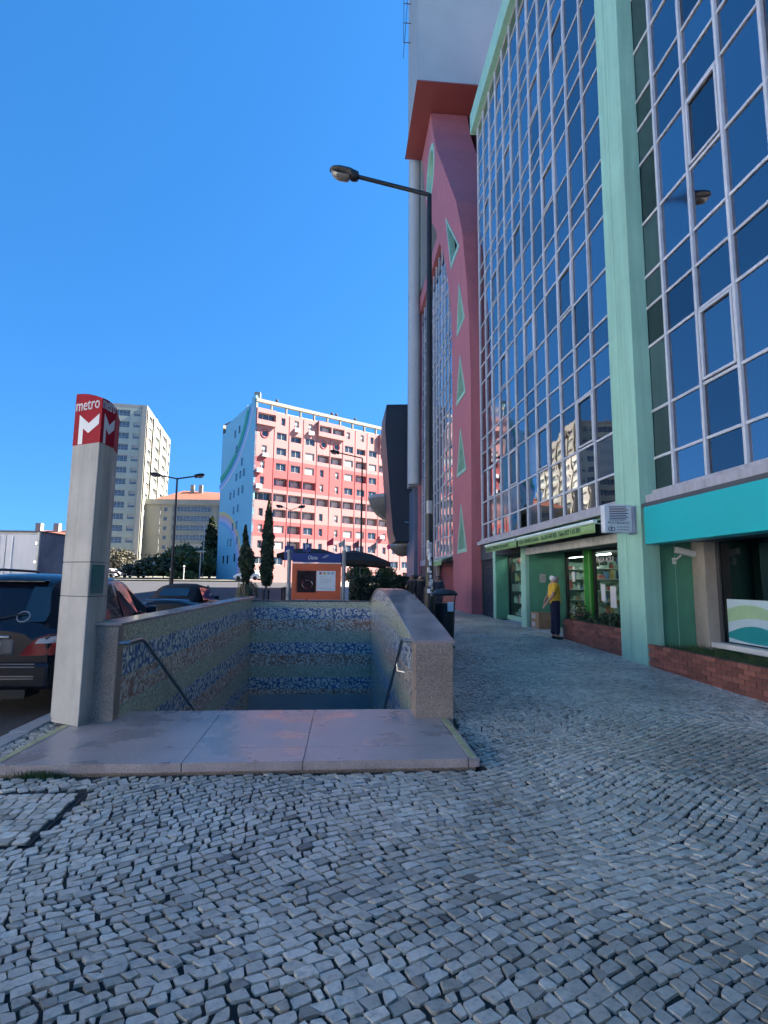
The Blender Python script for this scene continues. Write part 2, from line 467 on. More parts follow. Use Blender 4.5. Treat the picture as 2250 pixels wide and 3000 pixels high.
# an inset service cover paved with its own straight rows, by the road
cov = [on(255, 2322, 'z', 0), on(80, 2474, 'z', 0)]
ex = (Vector((cov[0].x - cov[1].x, cov[0].y - cov[1].y))).normalized(); ey = Vector((-ex.y, ex.x))
P0 = Vector((cov[1].x, cov[1].y)); CW, CL = (cov[0].xy - cov[1].xy).length, .95
def incov(x, y, mgn=0):
    a = (x - P0.x) * ex.x + (y - P0.y) * ex.y; b = (x - P0.x) * ey.x + (y - P0.y) * ey.y
    return (a > -mgn) & (a < CW + mgn) & (b > -mgn) & (b < CL + mgn)
jit = rng.normal(0, .0058, C4.shape); C4 = C4 + jit
X, Y = warp(C4[..., 0], C4[..., 1])
cx, cy = X.mean(1), Y.mean(1)
kp = ~incov(cx, cy, .032)
X, Y = X[kp], Y[kp]
extra = []
a = 0.012
while a < CW - .03:
    b = .012 + random.uniform(0, .04); wa = random.uniform(.075, .095)
    while b < CL - .03:
        lb = random.uniform(.07, .11)
        q = [(a, b), (min(a + wa, CW - .008), b), (min(a + wa, CW - .008), min(b + lb, CL - .008)), (a, min(b + lb, CL - .008))]
        extra.append([(P0.x + ex.x * i + ey.x * j, P0.y + ex.y * i + ey.y * j) for i, j in q])
        b += lb
    a += wa
E4 = np.array(extra)
X = np.concatenate([X, E4[..., 0]]); Y = np.concatenate([Y, E4[..., 1]])
n = len(X)
P4 = np.stack([X, Y], 2)
cen = P4.mean(1, keepdims=True)
d = P4 - cen
ln = np.linalg.norm(d, axis=2, keepdims=True)
gap = rng.uniform(.0045, .0088, (n, 1, 1))
P4 = cen + d * np.clip(1 - gap * 1.35 / ln, .6, 1)
ring = []
for k in range(4):
    p, q = P4[:, k], P4[:, (k + 1) % 4]
    t1 = rng.uniform(.04, .15, (n, 1)); t2 = rng.uniform(.04, .15, (n, 1))
    ring += [p + (q - p) * t1, q + (p - q) * t2]
ring = np.stack(ring, 1) + rng.normal(0, .0022, (n, 8, 2))
# keep the corner cut small: pull the eight points a little outwards
ring = cen + (ring - cen) * 1.02
top = cen + (ring - cen) * rng.uniform(.93, .975, (n, 1, 1)) + rng.normal(0, .0010, (n, 8, 2))
gz = np.interp(cen[:, 0, 1], ZY, ZZ)[:, None]
h = rng.normal(.0015, .0014, (n, 1)); tx = rng.normal(0, .014, (n, 2))
zt = gz + h + ((top - cen) * tx[:, None, :]).sum(2)
zb = np.repeat(gz - .0135, 8, 1)
V = np.concatenate([np.concatenate([ring, zb[..., None]], 2), np.concatenate([top, zt[..., None]], 2)], 1)   # n,16,3
tone = np.clip(rng.beta(3, 3, n) * .78 + (rng.random(n) < .1) * .12 + (rng.random(n) < .05) * .2 - (rng.random(n) < .04) * .15, 0, 1)
quads = [[i, (i + 1) % 8, 8 + (i + 1) % 8, 8 + i] for i in range(8)] + [[8, 9, 10, 11], [8, 11, 12, 15], [12, 13, 14, 15]]
quads = np.array(quads)
ctr = cen[:, 0]
dist = np.hypot(ctr[:, 0] - .05, ctr[:, 1])
infr = (ctr[:, 1] > 2.25) & (np.abs(ctr[:, 0] - ctr[:, 1] * .078) < ctr[:, 1] * .68 + .15)
near = np.argsort(np.where(infr, dist, 99))[:300]
isn = np.zeros(n, bool); isn[near] = True
for i in near:
    me = mesh_np('sett', V[i], quads, MT['stone'], tone=np.full(11, tone[i]))
    link(bpy.data.objects.new('sett', me), pav)
rest = np.nonzero(~isn)[0]
F = (quads[None] + (np.arange(len(rest)) * 16)[:, None, None]).reshape(-1, 4)
o = link(bpy.data.objects.new('setts', mesh_np('setts', V[rest].reshape(-1, 3), F, MT['stone'], tone=np.repeat(tone[rest], 11))), pav)
tag(o, kind='stuff')
# steel frame of the service cover
fr = MB()
for a0, a1, b0, b1 in ((-.012, CW + .012, -.012, -.003), (-.012, CW + .012, CL + .003, CL + .012), (-.012, -.003, -.003, CL + .003), (CW + .003, CW + .012, -.003, CL + .003)):
    pts = [(P0.x + ex.x * i + ey.x * j, P0.y + ex.y * i + ey.y * j) for i, j in ((a0, b0), (a1, b0), (a1, b1), (a0, b1))]
    fr.prism(pts, 'z', -.03, -.002)
fr.build('cover_frame', MT['black'], pav)

# weeds in the joints
def leaves(pts, size, normal_up=.3, tone_lo=0, tone_hi=1, ratio=.55, outward=None):
    pts = np.asarray(pts); n = len(pts)
    a = rng.normal(0, 1, (n, 3)); a[:, 2] += normal_up
    if outward is not None: a += outward
    a /= np.linalg.norm(a, axis=1, keepdims=True)
    b = np.cross(a, rng.normal(0, 1, (n, 3))); b /= np.linalg.norm(b, axis=1, keepdims=True) + 1e-9
    s = (size * rng.uniform(.6, 1.4, n))[:, None]
    c = np.cross(a, b)
    V = np.stack([pts - b * s, pts - c * s * ratio, pts + b * s, pts + c * s * ratio], 1).reshape(-1, 3)
    return V, np.arange(n * 4).reshape(-1, 4), rng.uniform(tone_lo, tone_hi, n)
def blades(pts, hgt, wdt):
    pts = np.asarray(pts); n = len(pts)
    dirn = rng.normal(0, .35, (n, 3)); dirn[:, 2] = 1
    hh = (hgt * rng.uniform(.5, 1.3, n))[:, None]
    s = rng.normal(0, 1, (n, 3)); s[:, 2] = 0; s /= np.linalg.norm(s, axis=1, keepdims=True)
    tip = pts + dirn * hh
    V = np.stack([pts - s * wdt, pts + s * wdt, tip + s * wdt * .2, tip - s * wdt * .2], 1).reshape(-1, 3)
    return V, np.arange(n * 4).reshape(-1, 4), rng.uniform(0, 1, n)
GRASS = leaf_mat('grass_blades', (.02, .05, .012), (.07, .12, .03))
pts = np.stack([rng.normal(-2.35, .10, 420), rng.normal(4.775, .012, 420), np.full(420, .0)], 1)
V_, F_, T_ = blades(pts, .06, .003)
tag(link(bpy.data.objects.new('weeds', mesh_np('weeds', V_, F_, GRASS, T_))), 'small tuft of green weeds at the front edge of the granite landing', 'weeds', kind='stuff')
# ------------------------------------------------------------------ metro entrance
ent = thing('metro_entrance', 'granite and tile walled stairway going down to the metro', 'stairway', (-.75, 6.6, .1))
XL, XR, YB = -2.36, .85, 15.2
# landing: granite slabs with open joints, risers and painted edge strips
def gx(px, py): return on(px, py, 'z', .1).x
j1 = [(gx(648, 2088), LY1), (gx(535, 2232), LY0)]
j2 = [(gx(920, 2088), LY1), (gx(888, 2230), LY0)]
yh = on(900, 2188, 'z', .1).y
def slab(pl, top=.1, thick=.07):
    MB().prism(pl, 'z', top - thick, top).build('landing_slab', MT['slab'], ent, bevel=.006)
g_ = .003
def jx(j, y): return j[1][0] + (j[0][0] - j[1][0]) * (y - LY0) / (LY1 - LY0)
for (L, Rr) in ((None, j1), (j1, j2), (j2, None)):
    for ya, yb in ((LY0, yh - g_), (yh + g_, LY1)):
        l0 = LX0 + .10 if L is None else jx(L, ya) + g_; l1 = LX0 + .10 if L is None else jx(L, yb) + g_
        r0 = LX1 - .10 if Rr is None else jx(Rr, ya) - g_; r1 = LX1 - .10 if Rr is None else jx(Rr, yb) - g_
        slab([(l0, ya), (r0, ya), (r1, yb), (l1, yb)])
for x0, x1 in ((LX0, LX0 + .094), (LX1 - .094, LX1)):
    MB().box(x0, x1, LY0, LY1 - .35, .03, .1).build('edge_slab', MT['slab'], ent, bevel=.006)
    MB().box(x0 + .018, x1 - .022, LY0 + .03, LY1 - .38, .1, .102).build('yellow_edge_strip', MT['yellow'], ent)
MB().box(LX0 + .03, LX1 - .03, LY0 + .025, LY1 - .02, -.2, .031).build('landing_base', MT['granite'], ent)
# stairs
st = MB()
for i in range(27):
    y0 = LY1 + i * .31; z1 = .1 - (i + 1) * .168
    if y0 < YB: st.box(XL - .02, XR + .02, y0, y0 + .34, z1 - .35, z1)
st.box(XL - .02, XR + .02, LY1 - .05, LY1 + .005, -.3, .028)
st.build('stair_flight', MT['slab'], ent)
MB().box(XL - .1, XR + .1, YB - .3, 22, -4.95, -4.6).build('lower_floor', MT['slab'], ent)
cb = MB(); cb.box(XL - .1, XL, YB + .25, 22, -4.6, -2.0); cb.box(XR, XR + .1, YB + .25, 22, -4.6, -2.0); cb.box(XL, XR, 21.9, 22, -4.6, -2.0); cb.box(XL - .1, XR + .1, YB + .25, 22, -2.0, -1.9)
cb.build('lower_passage', MT['concrete'], ent)

TG = swirl_mat('green_tile', (.62, .61, .46), (.40, .43, .30), (.53, .54, .40), 14)
TB = swirl_mat('blue_tile', (.68, .68, .62), (.13, .18, .34), (.40, .46, .52), 7)
TR = swirl_mat('terracotta_tile', (.70, .64, .54), (.42, .24, .17), (.58, .47, .37), 7.5)
LEV = [.83, .525, .22, -.085, -.39, -.695, -1.0, -1.305, -1.44]
BAND = [TG, TB, TR, TG, TB, TR, TG, TB, TR]
LEVS = LEV[:-1] + [-1.61, -1.9, -2.2, -2.5]
BANDS = BAND[:-1] + [TR, TG, TB, TR]
TW, TH = .345, .305
tcache = {}
def tile(parent, c, w_, h0, h1, m, axis, sgn):
    """a glazed tile about c (bottom centre), w_ wide, left/right heights h0,h1; axis the wall runs along; sgn side it faces"""
    key = (round(w_, 3), round(h0, 3), round(h1, 3), m.name, axis, sgn)
    if key not in tcache:
        g = .004; b = .008
        q = [(-w_ / 2 + g, g), (w_ / 2 - g, g), (w_ / 2 - g, h1 - g), (-w_ / 2 + g, h0 - g)]
        q2 = [(-w_ / 2 + g + b, g + b), (w_ / 2 - g - b, g + b), (w_ / 2 - g - b, h1 - g - b), (-w_ / 2 + g + b, h0 - g - b)]
        def P(a, z, dp): return (a, -dp * sgn, z) if axis == 'x' else (dp * sgn, a, z)
        mb = MB(); vs = [P(a, z, 0) for a, z in q] + [P(a, z, .006) for a, z in q] + [P(a, z, .0085) for a, z in q2]
        mb.add(vs, [(8, 9, 10, 11)] + [(i, (i + 1) % 4, 4 + (i + 1) % 4, 4 + i) for i in range(4)] + [(4 + i, 4 + (i + 1) % 4, 8 + (i + 1) % 4, 8 + i) for i in range(4)])
        tcache[key] = mb.mesh('tile', m)
    o = bpy.data.objects.new('tile', tcache[key]); o.location = c
    return link(o, parent)
# back wall
bw = MB().box(XL - .02, XR + .02, YB + .002, YB + .24, -1.46, 1.0).build('back_wall', MT['concrete'], ent)
nc = 9; wt = (XR - XL) / nc
tops = [1.0] + LEV[:-1]
for r, (zt_, zb_) in enumerate(zip(tops, LEV)):
    for c in range(nc):
        tile(bw, (XL + (c + .5) * wt, YB + .002, zb_), wt, zt_ - zb_, zt_ - zb_, BAND[r], 'x', 1)
MB().box(XL, XR, YB - .03, YB + .3, 1.002, 1.028).build('back_coping', MT['dkgrey'], ent, bevel=.004)
for xa, xb in ((XL, XL + 1.32), (XL + 1.326, XR)):
    MB().box(xa, xb, YB - .002, YB + .22, -2.1, -1.463).build('lintel_slab', MT['grey'], ent, bevel=.004)
# left wall
lw = MB().box(XL - .24, XL - .008, 6.3, YB + .3, -4.7, 1.08).build('left_wall', MT['concrete'], ent)
MB().box(XL - .25, XL + .004, 6.17, 6.34, -.05, 1.082).build('left_end_block', MT['granite'], ent, bevel=.008)
ncl = 25; wl = (YB - 6.345) / ncl
tops = [1.08] + LEVS[:-1]
def stairz(y): return .1 - (y - LY1) * .542 if y > LY1 else .1
for c in range(ncl):
    yc = 6.345 + (c + .5) * wl
    for r, (zt_, zb_) in enumerate(zip(tops, LEVS)):
        if zt_ > stairz(yc) - .45 and zt_ > -1.9: tile(lw, (XL - .008, yc, zb_), wl, zt_ - zb_, zt_ - zb_, BANDS[r], 'y', 1)
for i in range(5):
    a, b = 6.15 + i * 1.86, 6.15 + (i + 1) * 1.86 - .004
    MB().box(XL - .29, XL + .035, a, min(b, YB + .32), 1.086, 1.118).build('left_coping_slab', MT['coping'], ent, bevel=.006)
# right wall with an arched top
AY = [6.2, 6.7, 7.44, 8.36, 9.54, 10.68, 12.1, 13.5, 14.35, 14.9, 15.2]
AZ = [.93, 1.01, 1.11, 1.22, 1.34, 1.41, 1.42, 1.31, 1.17, 1.04, .95]
def arch(y): return float(np.interp(y, AY, AZ))
ysm = [6.3 + i * (YB + .05 - 6.3) / 40 for i in range(41)]
prof = [(ysm[0], -4.7)] + [(ysm[-1], -4.7)] + [(y, arch(y) - .03) for y in reversed(ysm)]
rw = MB().prism(prof, 'x', XR + .008, XR + .40).build('right_wall', [MT['granite']], ent)
MB().box(XR - .004, XR + .425, 6.17, 6.45, -.05, .935).build('right_end_block', MT['granite'], ent, bevel=.008)
for c in range(ncl):
    ya = 6.455 + c * (YB - 6.455) / ncl; yb2 = 6.455 + (c + 1) * (YB - 6.455) / ncl; yc = (ya + yb2) / 2; wr = yb2 - ya
    tz = [1.135] + LEVS[:-1]
    for r, (zt_, zb_) in enumerate(zip(tz, LEVS)):
        if zt_ < stairz(yc) - .45 or zt_ < -1.9: continue
        if r == 0:
            a0, a1 = arch(ya) - .032, arch(yb2) - .032
            lo = min(1.135, a0, a1)
            if a0 > 1.145 and a1 > 1.145:
                tile(rw, (XR + .008, yc, zb_), wr, 1.135 - zb_, 1.135 - zb_, BANDS[0], 'y', -1)
                tile(rw, (XR + .008, yc, 1.135), wr, max(.012, a0 - 1.135), max(.012, a1 - 1.135), TB, 'y', -1)
            else: tile(rw, (XR + .008, yc, zb_), wr, min(a0, 1.2) - zb_, min(a1, 1.2) - zb_, BANDS[0], 'y', -1)
        else: tile(rw, (XR + .008, yc, zb_), wr, zt_ - zb_, zt_ - zb_, BANDS[r], 'y', -1)
# curved coping in pieces
ca_ = [6.16 + i * (15.28 - 6.16) / 48 for i in range(49)]
for k in range(6):
    ys = ca_[k * 8:k * 8 + 9]
    mb = MB()
    vs = []
    for q, y in enumerate(ys):
        y_ = y + (.003 if q == 0 else -.003 if q == 8 else 0)
        z = arch(y) if y > 6.2 else .93
        vs += [(XR - .02, y_, z - .03), (XR + .44, y_, z - .03), (XR + .44, y_, z + .006), (XR - .02, y_, z + .006)]
    fs = [(4 * q + i, 4 * q + (i + 1) % 4, 4 * q + 4 + (i + 1) % 4, 4 * q + 4 + i) for q in range(8) for i in range(4)] + [(0, 1, 2, 3), (32, 33, 34, 35)]
    mb.add(vs, fs); mb.build('curved_coping_slab', MT['coping'], ent, smooth=True, auto=30)
MB().tube([(XR - .026, y, arch(y) + .004) for y in ca_[1:]], .008, 6).build('steel_edge_trim', MT['steel'], ent)
# handrails
for x, wx, lab in ((XL + .09, XL, 'L'), (XR - .09, XR, 'R')):
    hr = MB()
    pts = [(wx, 6.22, .90), (x, 6.24, .90)] if lab == 'L' else [(wx, 6.42, .91), (x, 6.44, .91)]
    pts += [(x, 6.62, .90), (x, 6.72, .87)]
    pts += [(x, 6.72 + t, .87 - t * .545) for t in (.4, 1.2, 2.4, 4.5, 7.0)]
    hr.tube(pts, .022, 10)
    h = hr.build('handrail', MT['darksteel'], ent, smooth=True)
    for t in (.62, 2.3, 4.4):
        b = MB(); b.tube([(wx, 6.72 + t - .2, .87 - t * .545 - .10), (x - (.012 if lab == 'L' else -.012), 6.72 + t - .08, .87 - t * .545 - .10), (x, 6.72 + t, .87 - t * .545)], .011, 8)
        b.build('bracket', MT['steel'], h, smooth=True)

# ------------------------------------------------------------------ metro totem
tot = thing('metro_totem', 'tall grey concrete metro totem with red enamel head beside the stairs', 'totem', (-2.8, 6.2, .1))
HEXP = [(-2.99, 6.18), (-2.605, 5.965), (-2.60, 6.30), (-2.80, 6.60), (-3.12, 6.56), (-3.20, 6.36)]
HEXP = [(-2.99, 6.18), (-2.612, 5.965), (-2.575, 6.235), (-2.66, 6.56), (-2.97, 6.80), (-3.20, 6.74)]
def inset(pl, d):
    c = Vector((sum(p[0] for p in pl) / len(pl), sum(p[1] for p in pl) / len(pl)))
    return [tuple(c + (Vector(p) - c) * (1 - d)) for p in pl]
MB().prism(inset(HEXP, .04), 'z', .10, .17).build('plinth', MT['concrete'], tot)
for a, b in ((.15, 1.395), (1.405, 1.755), (1.765, 3.06)):
    MB().prism(HEXP, 'z', a, b).build('shaft', MT['concrete'], tot, bevel=.012)
    MB().prism(inset(HEXP, .05), 'z', b - .01, b + .015).build('shadow_joint', MT['dkgrey'], tot)
# teal inspection panel set on the right-hand face
B_, C_ = Vector((*HEXP[1], 0)), Vector((*HEXP[2], 0))
u_ = (C_ - B_); nrm = Vector((u_.y, -u_.x, 0)).normalized() * .004
MB().poly([B_ + u_ * .12 + nrm + Vector((0, 0, 1.425)), B_ + u_ * .98 + nrm + Vector((0, 0, 1.425)), B_ + u_ * .98 + nrm + Vector((0, 0, 1.735)), B_ + u_ * .12 + nrm + Vector((0, 0, 1.735))]).build('inspection_panel', MT['teal'], tot)
capz = [3.66, 3.66, 3.60, 3.50, 3.50, 3.58]
hp = inset(HEXP, -.012)
for fp_, tp_ in (((HEXP[0]), None),): pass
zA, zB, zC = on(225, 1155, 'y', hp[0][1]).z, on(303, 1166, 'y', hp[1][1]).z, on(338, 1197, 'y', hp[2][1]).z
capz = [zA, zB, zC, zC - .05, zA - .1, zA - .03]
mb = MB()
ring = []
for i in range(6):
    p, q = Vector(hp[i]), Vector(hp[(i + 1) % 6])
    for t in (0, .25, .5, .75):
        xy = p.lerp(q, t); z = capz[i] * (1 - t) + capz[(i + 1) % 6] * t + (.022 * math.sin(math.pi * t) if i in (0, 1) else 0)
        ring.append((xy.x, xy.y, z))
nR = len(ring)
mb.add([(p[0], p[1], 3.045) for p in ring] + ring, [(i, (i + 1) % nR, nR + (i + 1) % nR, nR + i) for i in range(nR)] + [tuple(range(nR)), tuple(range(nR, 2 * nR))])
head = mb.build('head', MT['metrored'], tot)
# lettering helpers
def text_mesh(s, m, width=None, height=None, name='lettering', extrude=.002, bold=0):
    cu = bpy.data.curves.new('t', 'FONT'); cu.body = s; cu.extrude = extrude; cu.offset = bold; cu.resolution_u = 3
    ob = bpy.data.objects.new('t', cu); col.objects.link(ob)
    bpy.context.view_layer.update()
    me = bpy.data.meshes.new_from_object(ob.evaluated_get(bpy.context.evaluated_depsgraph_get()))
    bpy.data.objects.remove(ob); bpy.data.curves.remove(cu)
    xs = [v.co.x for v in me.vertices]; ys = [v.co.y for v in me.vertices]
    x0, x1, y0, y1 = min(xs), max(xs), min(ys), max(ys)
    sx = width / (x1 - x0) if width else None; sy = height / (y1 - y0) if height else None
    sx = sx or sy; sy = sy or sx
    for v in me.vertices: v.co.x = (v.co.x - x0) * sx; v.co.y = (v.co.y - y0) * sy
    me.materials.clear(); me.materials.append(m)
    me.name = name
    return me
def letter(s, m, origin, xdir, parent, width=None, height=None, up=(0, 0, 1), name='lettering', extrude=.002, bold=0):
    me = text_mesh(s, m, width, height, name, extrude, bold)
    x = Vector(xdir).normalized(); y = Vector(up).normalized(); z = x.cross(y).normalized(); y = z.cross(x)
    M4 = Matrix((x, y, z)).transposed().to_4x4(); M4.translation = Vector(origin)
    me.transform(M4)
    return link(bpy.data.objects.new(name, me), parent)
A2, B2, C2 = Vector((*hp[0], 0)), Vector((*hp[1], 0)), Vector((*hp[2], 0))
for p, q, k in ((A2, B2, 0), (B2, C2, 1)):
    u_ = (q - p); L_ = u_.length; x_ = u_ / L_; off = Vector((x_.y, -x_.x, 0)) * .0025
    letter('metro', MT['logowhite'], p + x_ * L_ * .05 + off + Vector((0, 0, 3.43)), x_, head, width=L_ * .86, height=.105)
    def LP(a, b): return p + x_ * L_ * a + off + Vector((0, 0, 3.05 + b))
    lg = MB()
    lg.add([LP(*c) for c in [(.20, .0), (.36, .0), (.36, .175), (.56, .115), (.93, .20), (.93, .315), (.56, .225), (.20, .335)]], [(0, 1, 2, 7), (2, 3, 6, 7), (3, 4, 5, 6)])
    lg.build('metro_logo', MT['logowhite'], head)
# ------------------------------------------------------------------ glass office building on the right
off = thing('office_building', 'office block with blue mirrored curtain wall, mint green piers and shops below', 'office building', (6, 14, .15))
GX = 5.95
ROWS = [3.33, 3.96, 4.88, 6.18, 6.97, 7.62, 8.76, 10.06, 10.85, 11.50, 12.64, 13.94, 14.73, 15.38, 16.52, 17.82, 18.61, 19.26, 20.40, 21.70, 22.45]
MUL_L = [11.2 + .945 * i for i in range(13)]
MUL_R = [10.05, 9.18, 8.30, 7.42, 6.54, 5.66, 4.78, 3.90]
pcache = {}
def pane(parent, y0, y1, z0, z1, x=GX, m=None, tilt=.0035):
    m = m or (MT['panehazy'] if random.random() < .22 else MT['pane'])
    key = (round(abs(y1 - y0), 3), round(z1 - z0, 3), m.name)
    if key not in pcache:
        w_, h_ = key[0] / 2, key[1] / 2
        pcache[key] = MB().box(0, .012, -w_, w_, -h_, h_).mesh('pane', m)
    o = bpy.data.objects.new('pane', pcache[key])
    o.location = (x, (y0 + y1) / 2, (z0 + z1) / 2)
    o.rotation_euler = (0, random.gauss(0, tilt * .6), random.gauss(0, tilt))
    return link(o, parent)
def sash(parent, y0, y1, z0, z1, x):
    ya, yb = min(y0, y1) + .05, max(y0, y1) - .05; za, zb = z0 + .05, z1 - .05; t = .045
    m = MB()
    m.box(x - .02, x + .025, ya, yb, za, za + t); m.box(x - .02, x + .025, ya, yb, zb - t, zb)
    m.box(x - .02, x + .025, ya, ya + t, za + t, zb - t); m.box(x - .02, x + .025, yb - t, yb, za + t, zb - t)
    return m.build('sash_frame', MT['alu'], parent, bevel=.006)
for i in range(12):
    for r in range(20): pane(off, MUL_L[i] + .012, MUL_L[i + 1] - .012, ROWS[r] + .01, ROWS[r + 1] - .01)
for i in range(4):
    for r in range(13): pane(off, MUL_R[i + 1] + .012, MUL_R[i] - .012, ROWS[r] + .01, ROWS[r + 1] - .01)
gl = MB()
gl.box(GX + .002, GX + .012, -12, 6.50, 3.34, 22.4); gl.box(GX + .002, GX + .012, 6.56, 10.03, 14.76, 22.4)
tag(gl.build('glazing', MT['pane'], off), kind='stuff')
for y in MUL_L + MUL_R + [MUL_R[-1] - .88 * k for k in range(1, 5)]:
    m = MB(); m.box(GX - .055, GX + .03, y - .031, y + .031, 3.24, 22.5); m.build('mullion', MT['alu'], off, bevel=.014)
for z in ROWS[1:]:
    MB().box(GX - .028, GX + .03, 11.23, 22.52, z - .026, z + .026).build('transom', MT['alu'], off, bevel=.006)
    MB().box(GX - .028, GX + .03, -2, 10.03, z - .026, z + .026).build('transom', MT['alu'], off, bevel=.006)
sash(off, MUL_R[3], MUL_R[2], 4.88, 6.18, GX - .03); sash(off, MUL_R[3], MUL_R[2], 8.76, 10.06, GX - .03)
for i, r in ((2, 6), (5, 6), (8, 6), (3, 10), (1, 2), (6, 10), (9, 10), (4, 14), (7, 14), (10, 14), (2, 14), (5, 18), (8, 18), (4, 2), (7, 2), (10, 2), (10, 6)):
    if r + 1 < len(ROWS): sash(off, MUL_L[i], MUL_L[i + 1], ROWS[r], ROWS[r + 1], GX - .03)
# sills below the curtain wall, in lengths
for a, b in [(11.0, 12.9), (12.9, 14.8), (14.8, 16.7), (16.7, 18.6), (18.6, 20.6), (20.6, 22.62), (-2, .6), (.6, 2.5), (2.5, 4.4), (4.4, 6.3), (6.3, 8.05), (8.05, 9.77)]:
    m = MB(); m.box(5.70, GX + .05, a + .004, b - .004, 3.08, 3.235); m.box(5.84, GX + .05, a + .004, b - .004, 3.236, 3.335)
    m.build('sill', MT['sillmetal'], off, bevel=.006)
# body, piers, cornice
fl_ = .20
m = MB(); m.box(GX + .05, 26, -12, 22.6, 3.2, 23.0); m.build('core', MT['dkgrey'], off)
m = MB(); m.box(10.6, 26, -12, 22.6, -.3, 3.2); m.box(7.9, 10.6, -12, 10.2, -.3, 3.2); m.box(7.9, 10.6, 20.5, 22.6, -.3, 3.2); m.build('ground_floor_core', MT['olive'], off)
MB().box(7.9, 10.6, 10.2, 20.5, 2.56, 3.2).build('shop_ceiling', MT['lintel'], off)
MB().box(8.0, 10.6, 10.2, 20.5, -.1, fl_).build('shop_floor', MT['lintel'], off)
for y0, y1 in ((9.78, 10.318), (10.334, 10.70)):
    MB().box(5.60, 5.945, y0, y1, -.1, 23.9).build('pier', MT['mint'], off, bevel=.012)
MB().box(5.62, 5.94, 9.79, 10.69, -.1, 23.8).build('pier_joint', MT['dkgrey'], off)
MB().box(5.68, 6.3, 10.72, 22.95, 22.46, 23.45).build('cornice', MT['mint'], off, bevel=.01)
MB().box(5.68, 6.3, -12, 9.76, 22.46, 23.45).build('cornice', MT['mint'], off, bevel=.01)
# ---- shops, left part
fl = .20
MB().box(5.80, 8.0, 11.0, 22.6, -.1, fl).build('shop_step', MT['lintel'], off, bevel=.008)
sh = thing('roller_shutter', 'closed slate grey roller shutter beside the pink pier', 'roller shutter', (5.95, 22, fl))
for i in range(25):
    z = fl + .03 + i * .088
    m = MB(); ys = [20.84, 22.56]
    pr = [(5.960, z), (5.945, z + .02), (5.938, z + .045), (5.945, z + .07), (5.960, z + .086), (5.985, z + .086), (5.985, z)]
    m.prism(pr, 'y', ys[0], ys[1]); m.build('slat', MT['shutter'], sh)
m = MB(); m.box(5.90, 6.02, 20.80, 20.84, fl, 2.46); m.box(5.90, 6.02, 22.56, 22.60, fl, 2.46); m.build('guide_rail', MT['dkgrey'], sh)
MB().box(5.86, 6.2, 20.80, 22.62, 2.46, 3.05).build('shutter_box', MT['dkgrey'], sh, bevel=.01)
MB().box(5.93, 5.945, 21.5, 21.6, fl + .06, fl + .14).build('lock', MT['steel'], sh)
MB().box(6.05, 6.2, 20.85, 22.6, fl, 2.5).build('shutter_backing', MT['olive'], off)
# jamb, window bay with goods
MB().box(5.86, 6.45, 20.50, 20.79, fl, 3.06).build('shop_jamb', MT['mint'], off, bevel=.008)
MB().box(5.90, 6.45, 20.472, 20.499, fl, 2.62).build('reveal_panel', MT['shopgreen'], off)
MB().box(5.80, 5.92, 16.86, 17.32, fl - .05, 3.06).build('shop_pier', MT['mint'], off, bevel=.01)
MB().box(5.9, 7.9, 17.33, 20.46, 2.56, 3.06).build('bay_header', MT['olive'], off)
MB().box(6.30, 6.44, 17.33, 20.46, fl, .36).build('bay_sill', MT['mint'], off)
f = MB(); f.box(6.36, 6.42, 20.36, 20.46, .36, 2.56); f.box(6.36, 6.42, 17.33, 17.39, .36, 2.56); f.box(6.36, 6.42, 17.39, 20.36, 2.48, 2.56); f.build('bay_window_frame', MT['black'], off)
MB().box(6.385, 6.395, 17.38, 20.37, .36, 2.49).build('bay_window_pane', MT['clear'], off)
MB().box(7.0, 7.06, 17.33, 20.46, fl, 2.56).build('bay_back', MT['grey'], off)
GOODS = []
for cname, c in (('white_goods', (.6, .62, .6)), ('pale_green_goods', (.35, .5, .42)), ('blue_goods', (.12, .25, .42)), ('red_goods', (.4, .1, .09)), ('ochre_goods', (.42, .33, .14)), ('dark_goods', (.05, .07, .08))):
    GOODS.append(mat(cname, c, .45, var=.25, scale=9))
m = MB()
for z in (.37, .82, 1.24, 1.62, 2.0, 2.3):
    m.box(6.46, 6.98, 17.36, 20.42, z - .02, z, 5)
    y = 17.45
    while y < 20.3:
        w_ = random.uniform(.08, .26); h_ = random.uniform(.10, .33 if z < 2.1 else .17)
        if random.random() < .85: m.box(random.uniform(6.48, 6.6), random.uniform(6.65, 6.9), y, y + w_ * .85, z, z + h_, random.choice([0, 0, 1, 1, 2, 3, 4, 5]))
        y += w_
tag(m.build('shop_goods', GOODS, off), kind='stuff')
for y, z0, z1, w_ in ((17.75, 1.38, 1.86, .26), (17.55, .98, 1.36, .2)):
    MB().box(6.375, 6.38, y, y + w_, z0, z1).build('paper_notice', MT['paper'], off)
# recessed shop entrance
MB().box(5.922, 7.1, 16.87, 17.32, fl, 2.62).build('recess_side_wall', MT['shopgreen'], off)
MB().box(5.80, 5.92, 10.98, 16.85, 2.44, 2.64).build('lintel', MT['lintel'], off, bevel=.006)
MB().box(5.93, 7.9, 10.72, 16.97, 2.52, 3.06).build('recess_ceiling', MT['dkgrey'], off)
for y in (12.2, 13.4, 14.6, 15.8):
    MB().lathe([(.06, 0), (.06, .012), (.045, .02)], (6.5, y, 2.498), 12).build('ceiling_spot', MT['steel'], off)
m = MB(); m.box(7.08, 7.16, 16.75, 16.86, fl, 2.52); m.box(7.08, 7.16, 15.36, 15.42, fl, 2.52); m.box(7.08, 7.16, 15.42, 16.85, 2.36, 2.52); m.build('door_frame', MT['black'], off)
MB().box(7.11, 7.12, 15.42, 16.85, fl, 2.36).build('door_pane', MT['clear'], off)
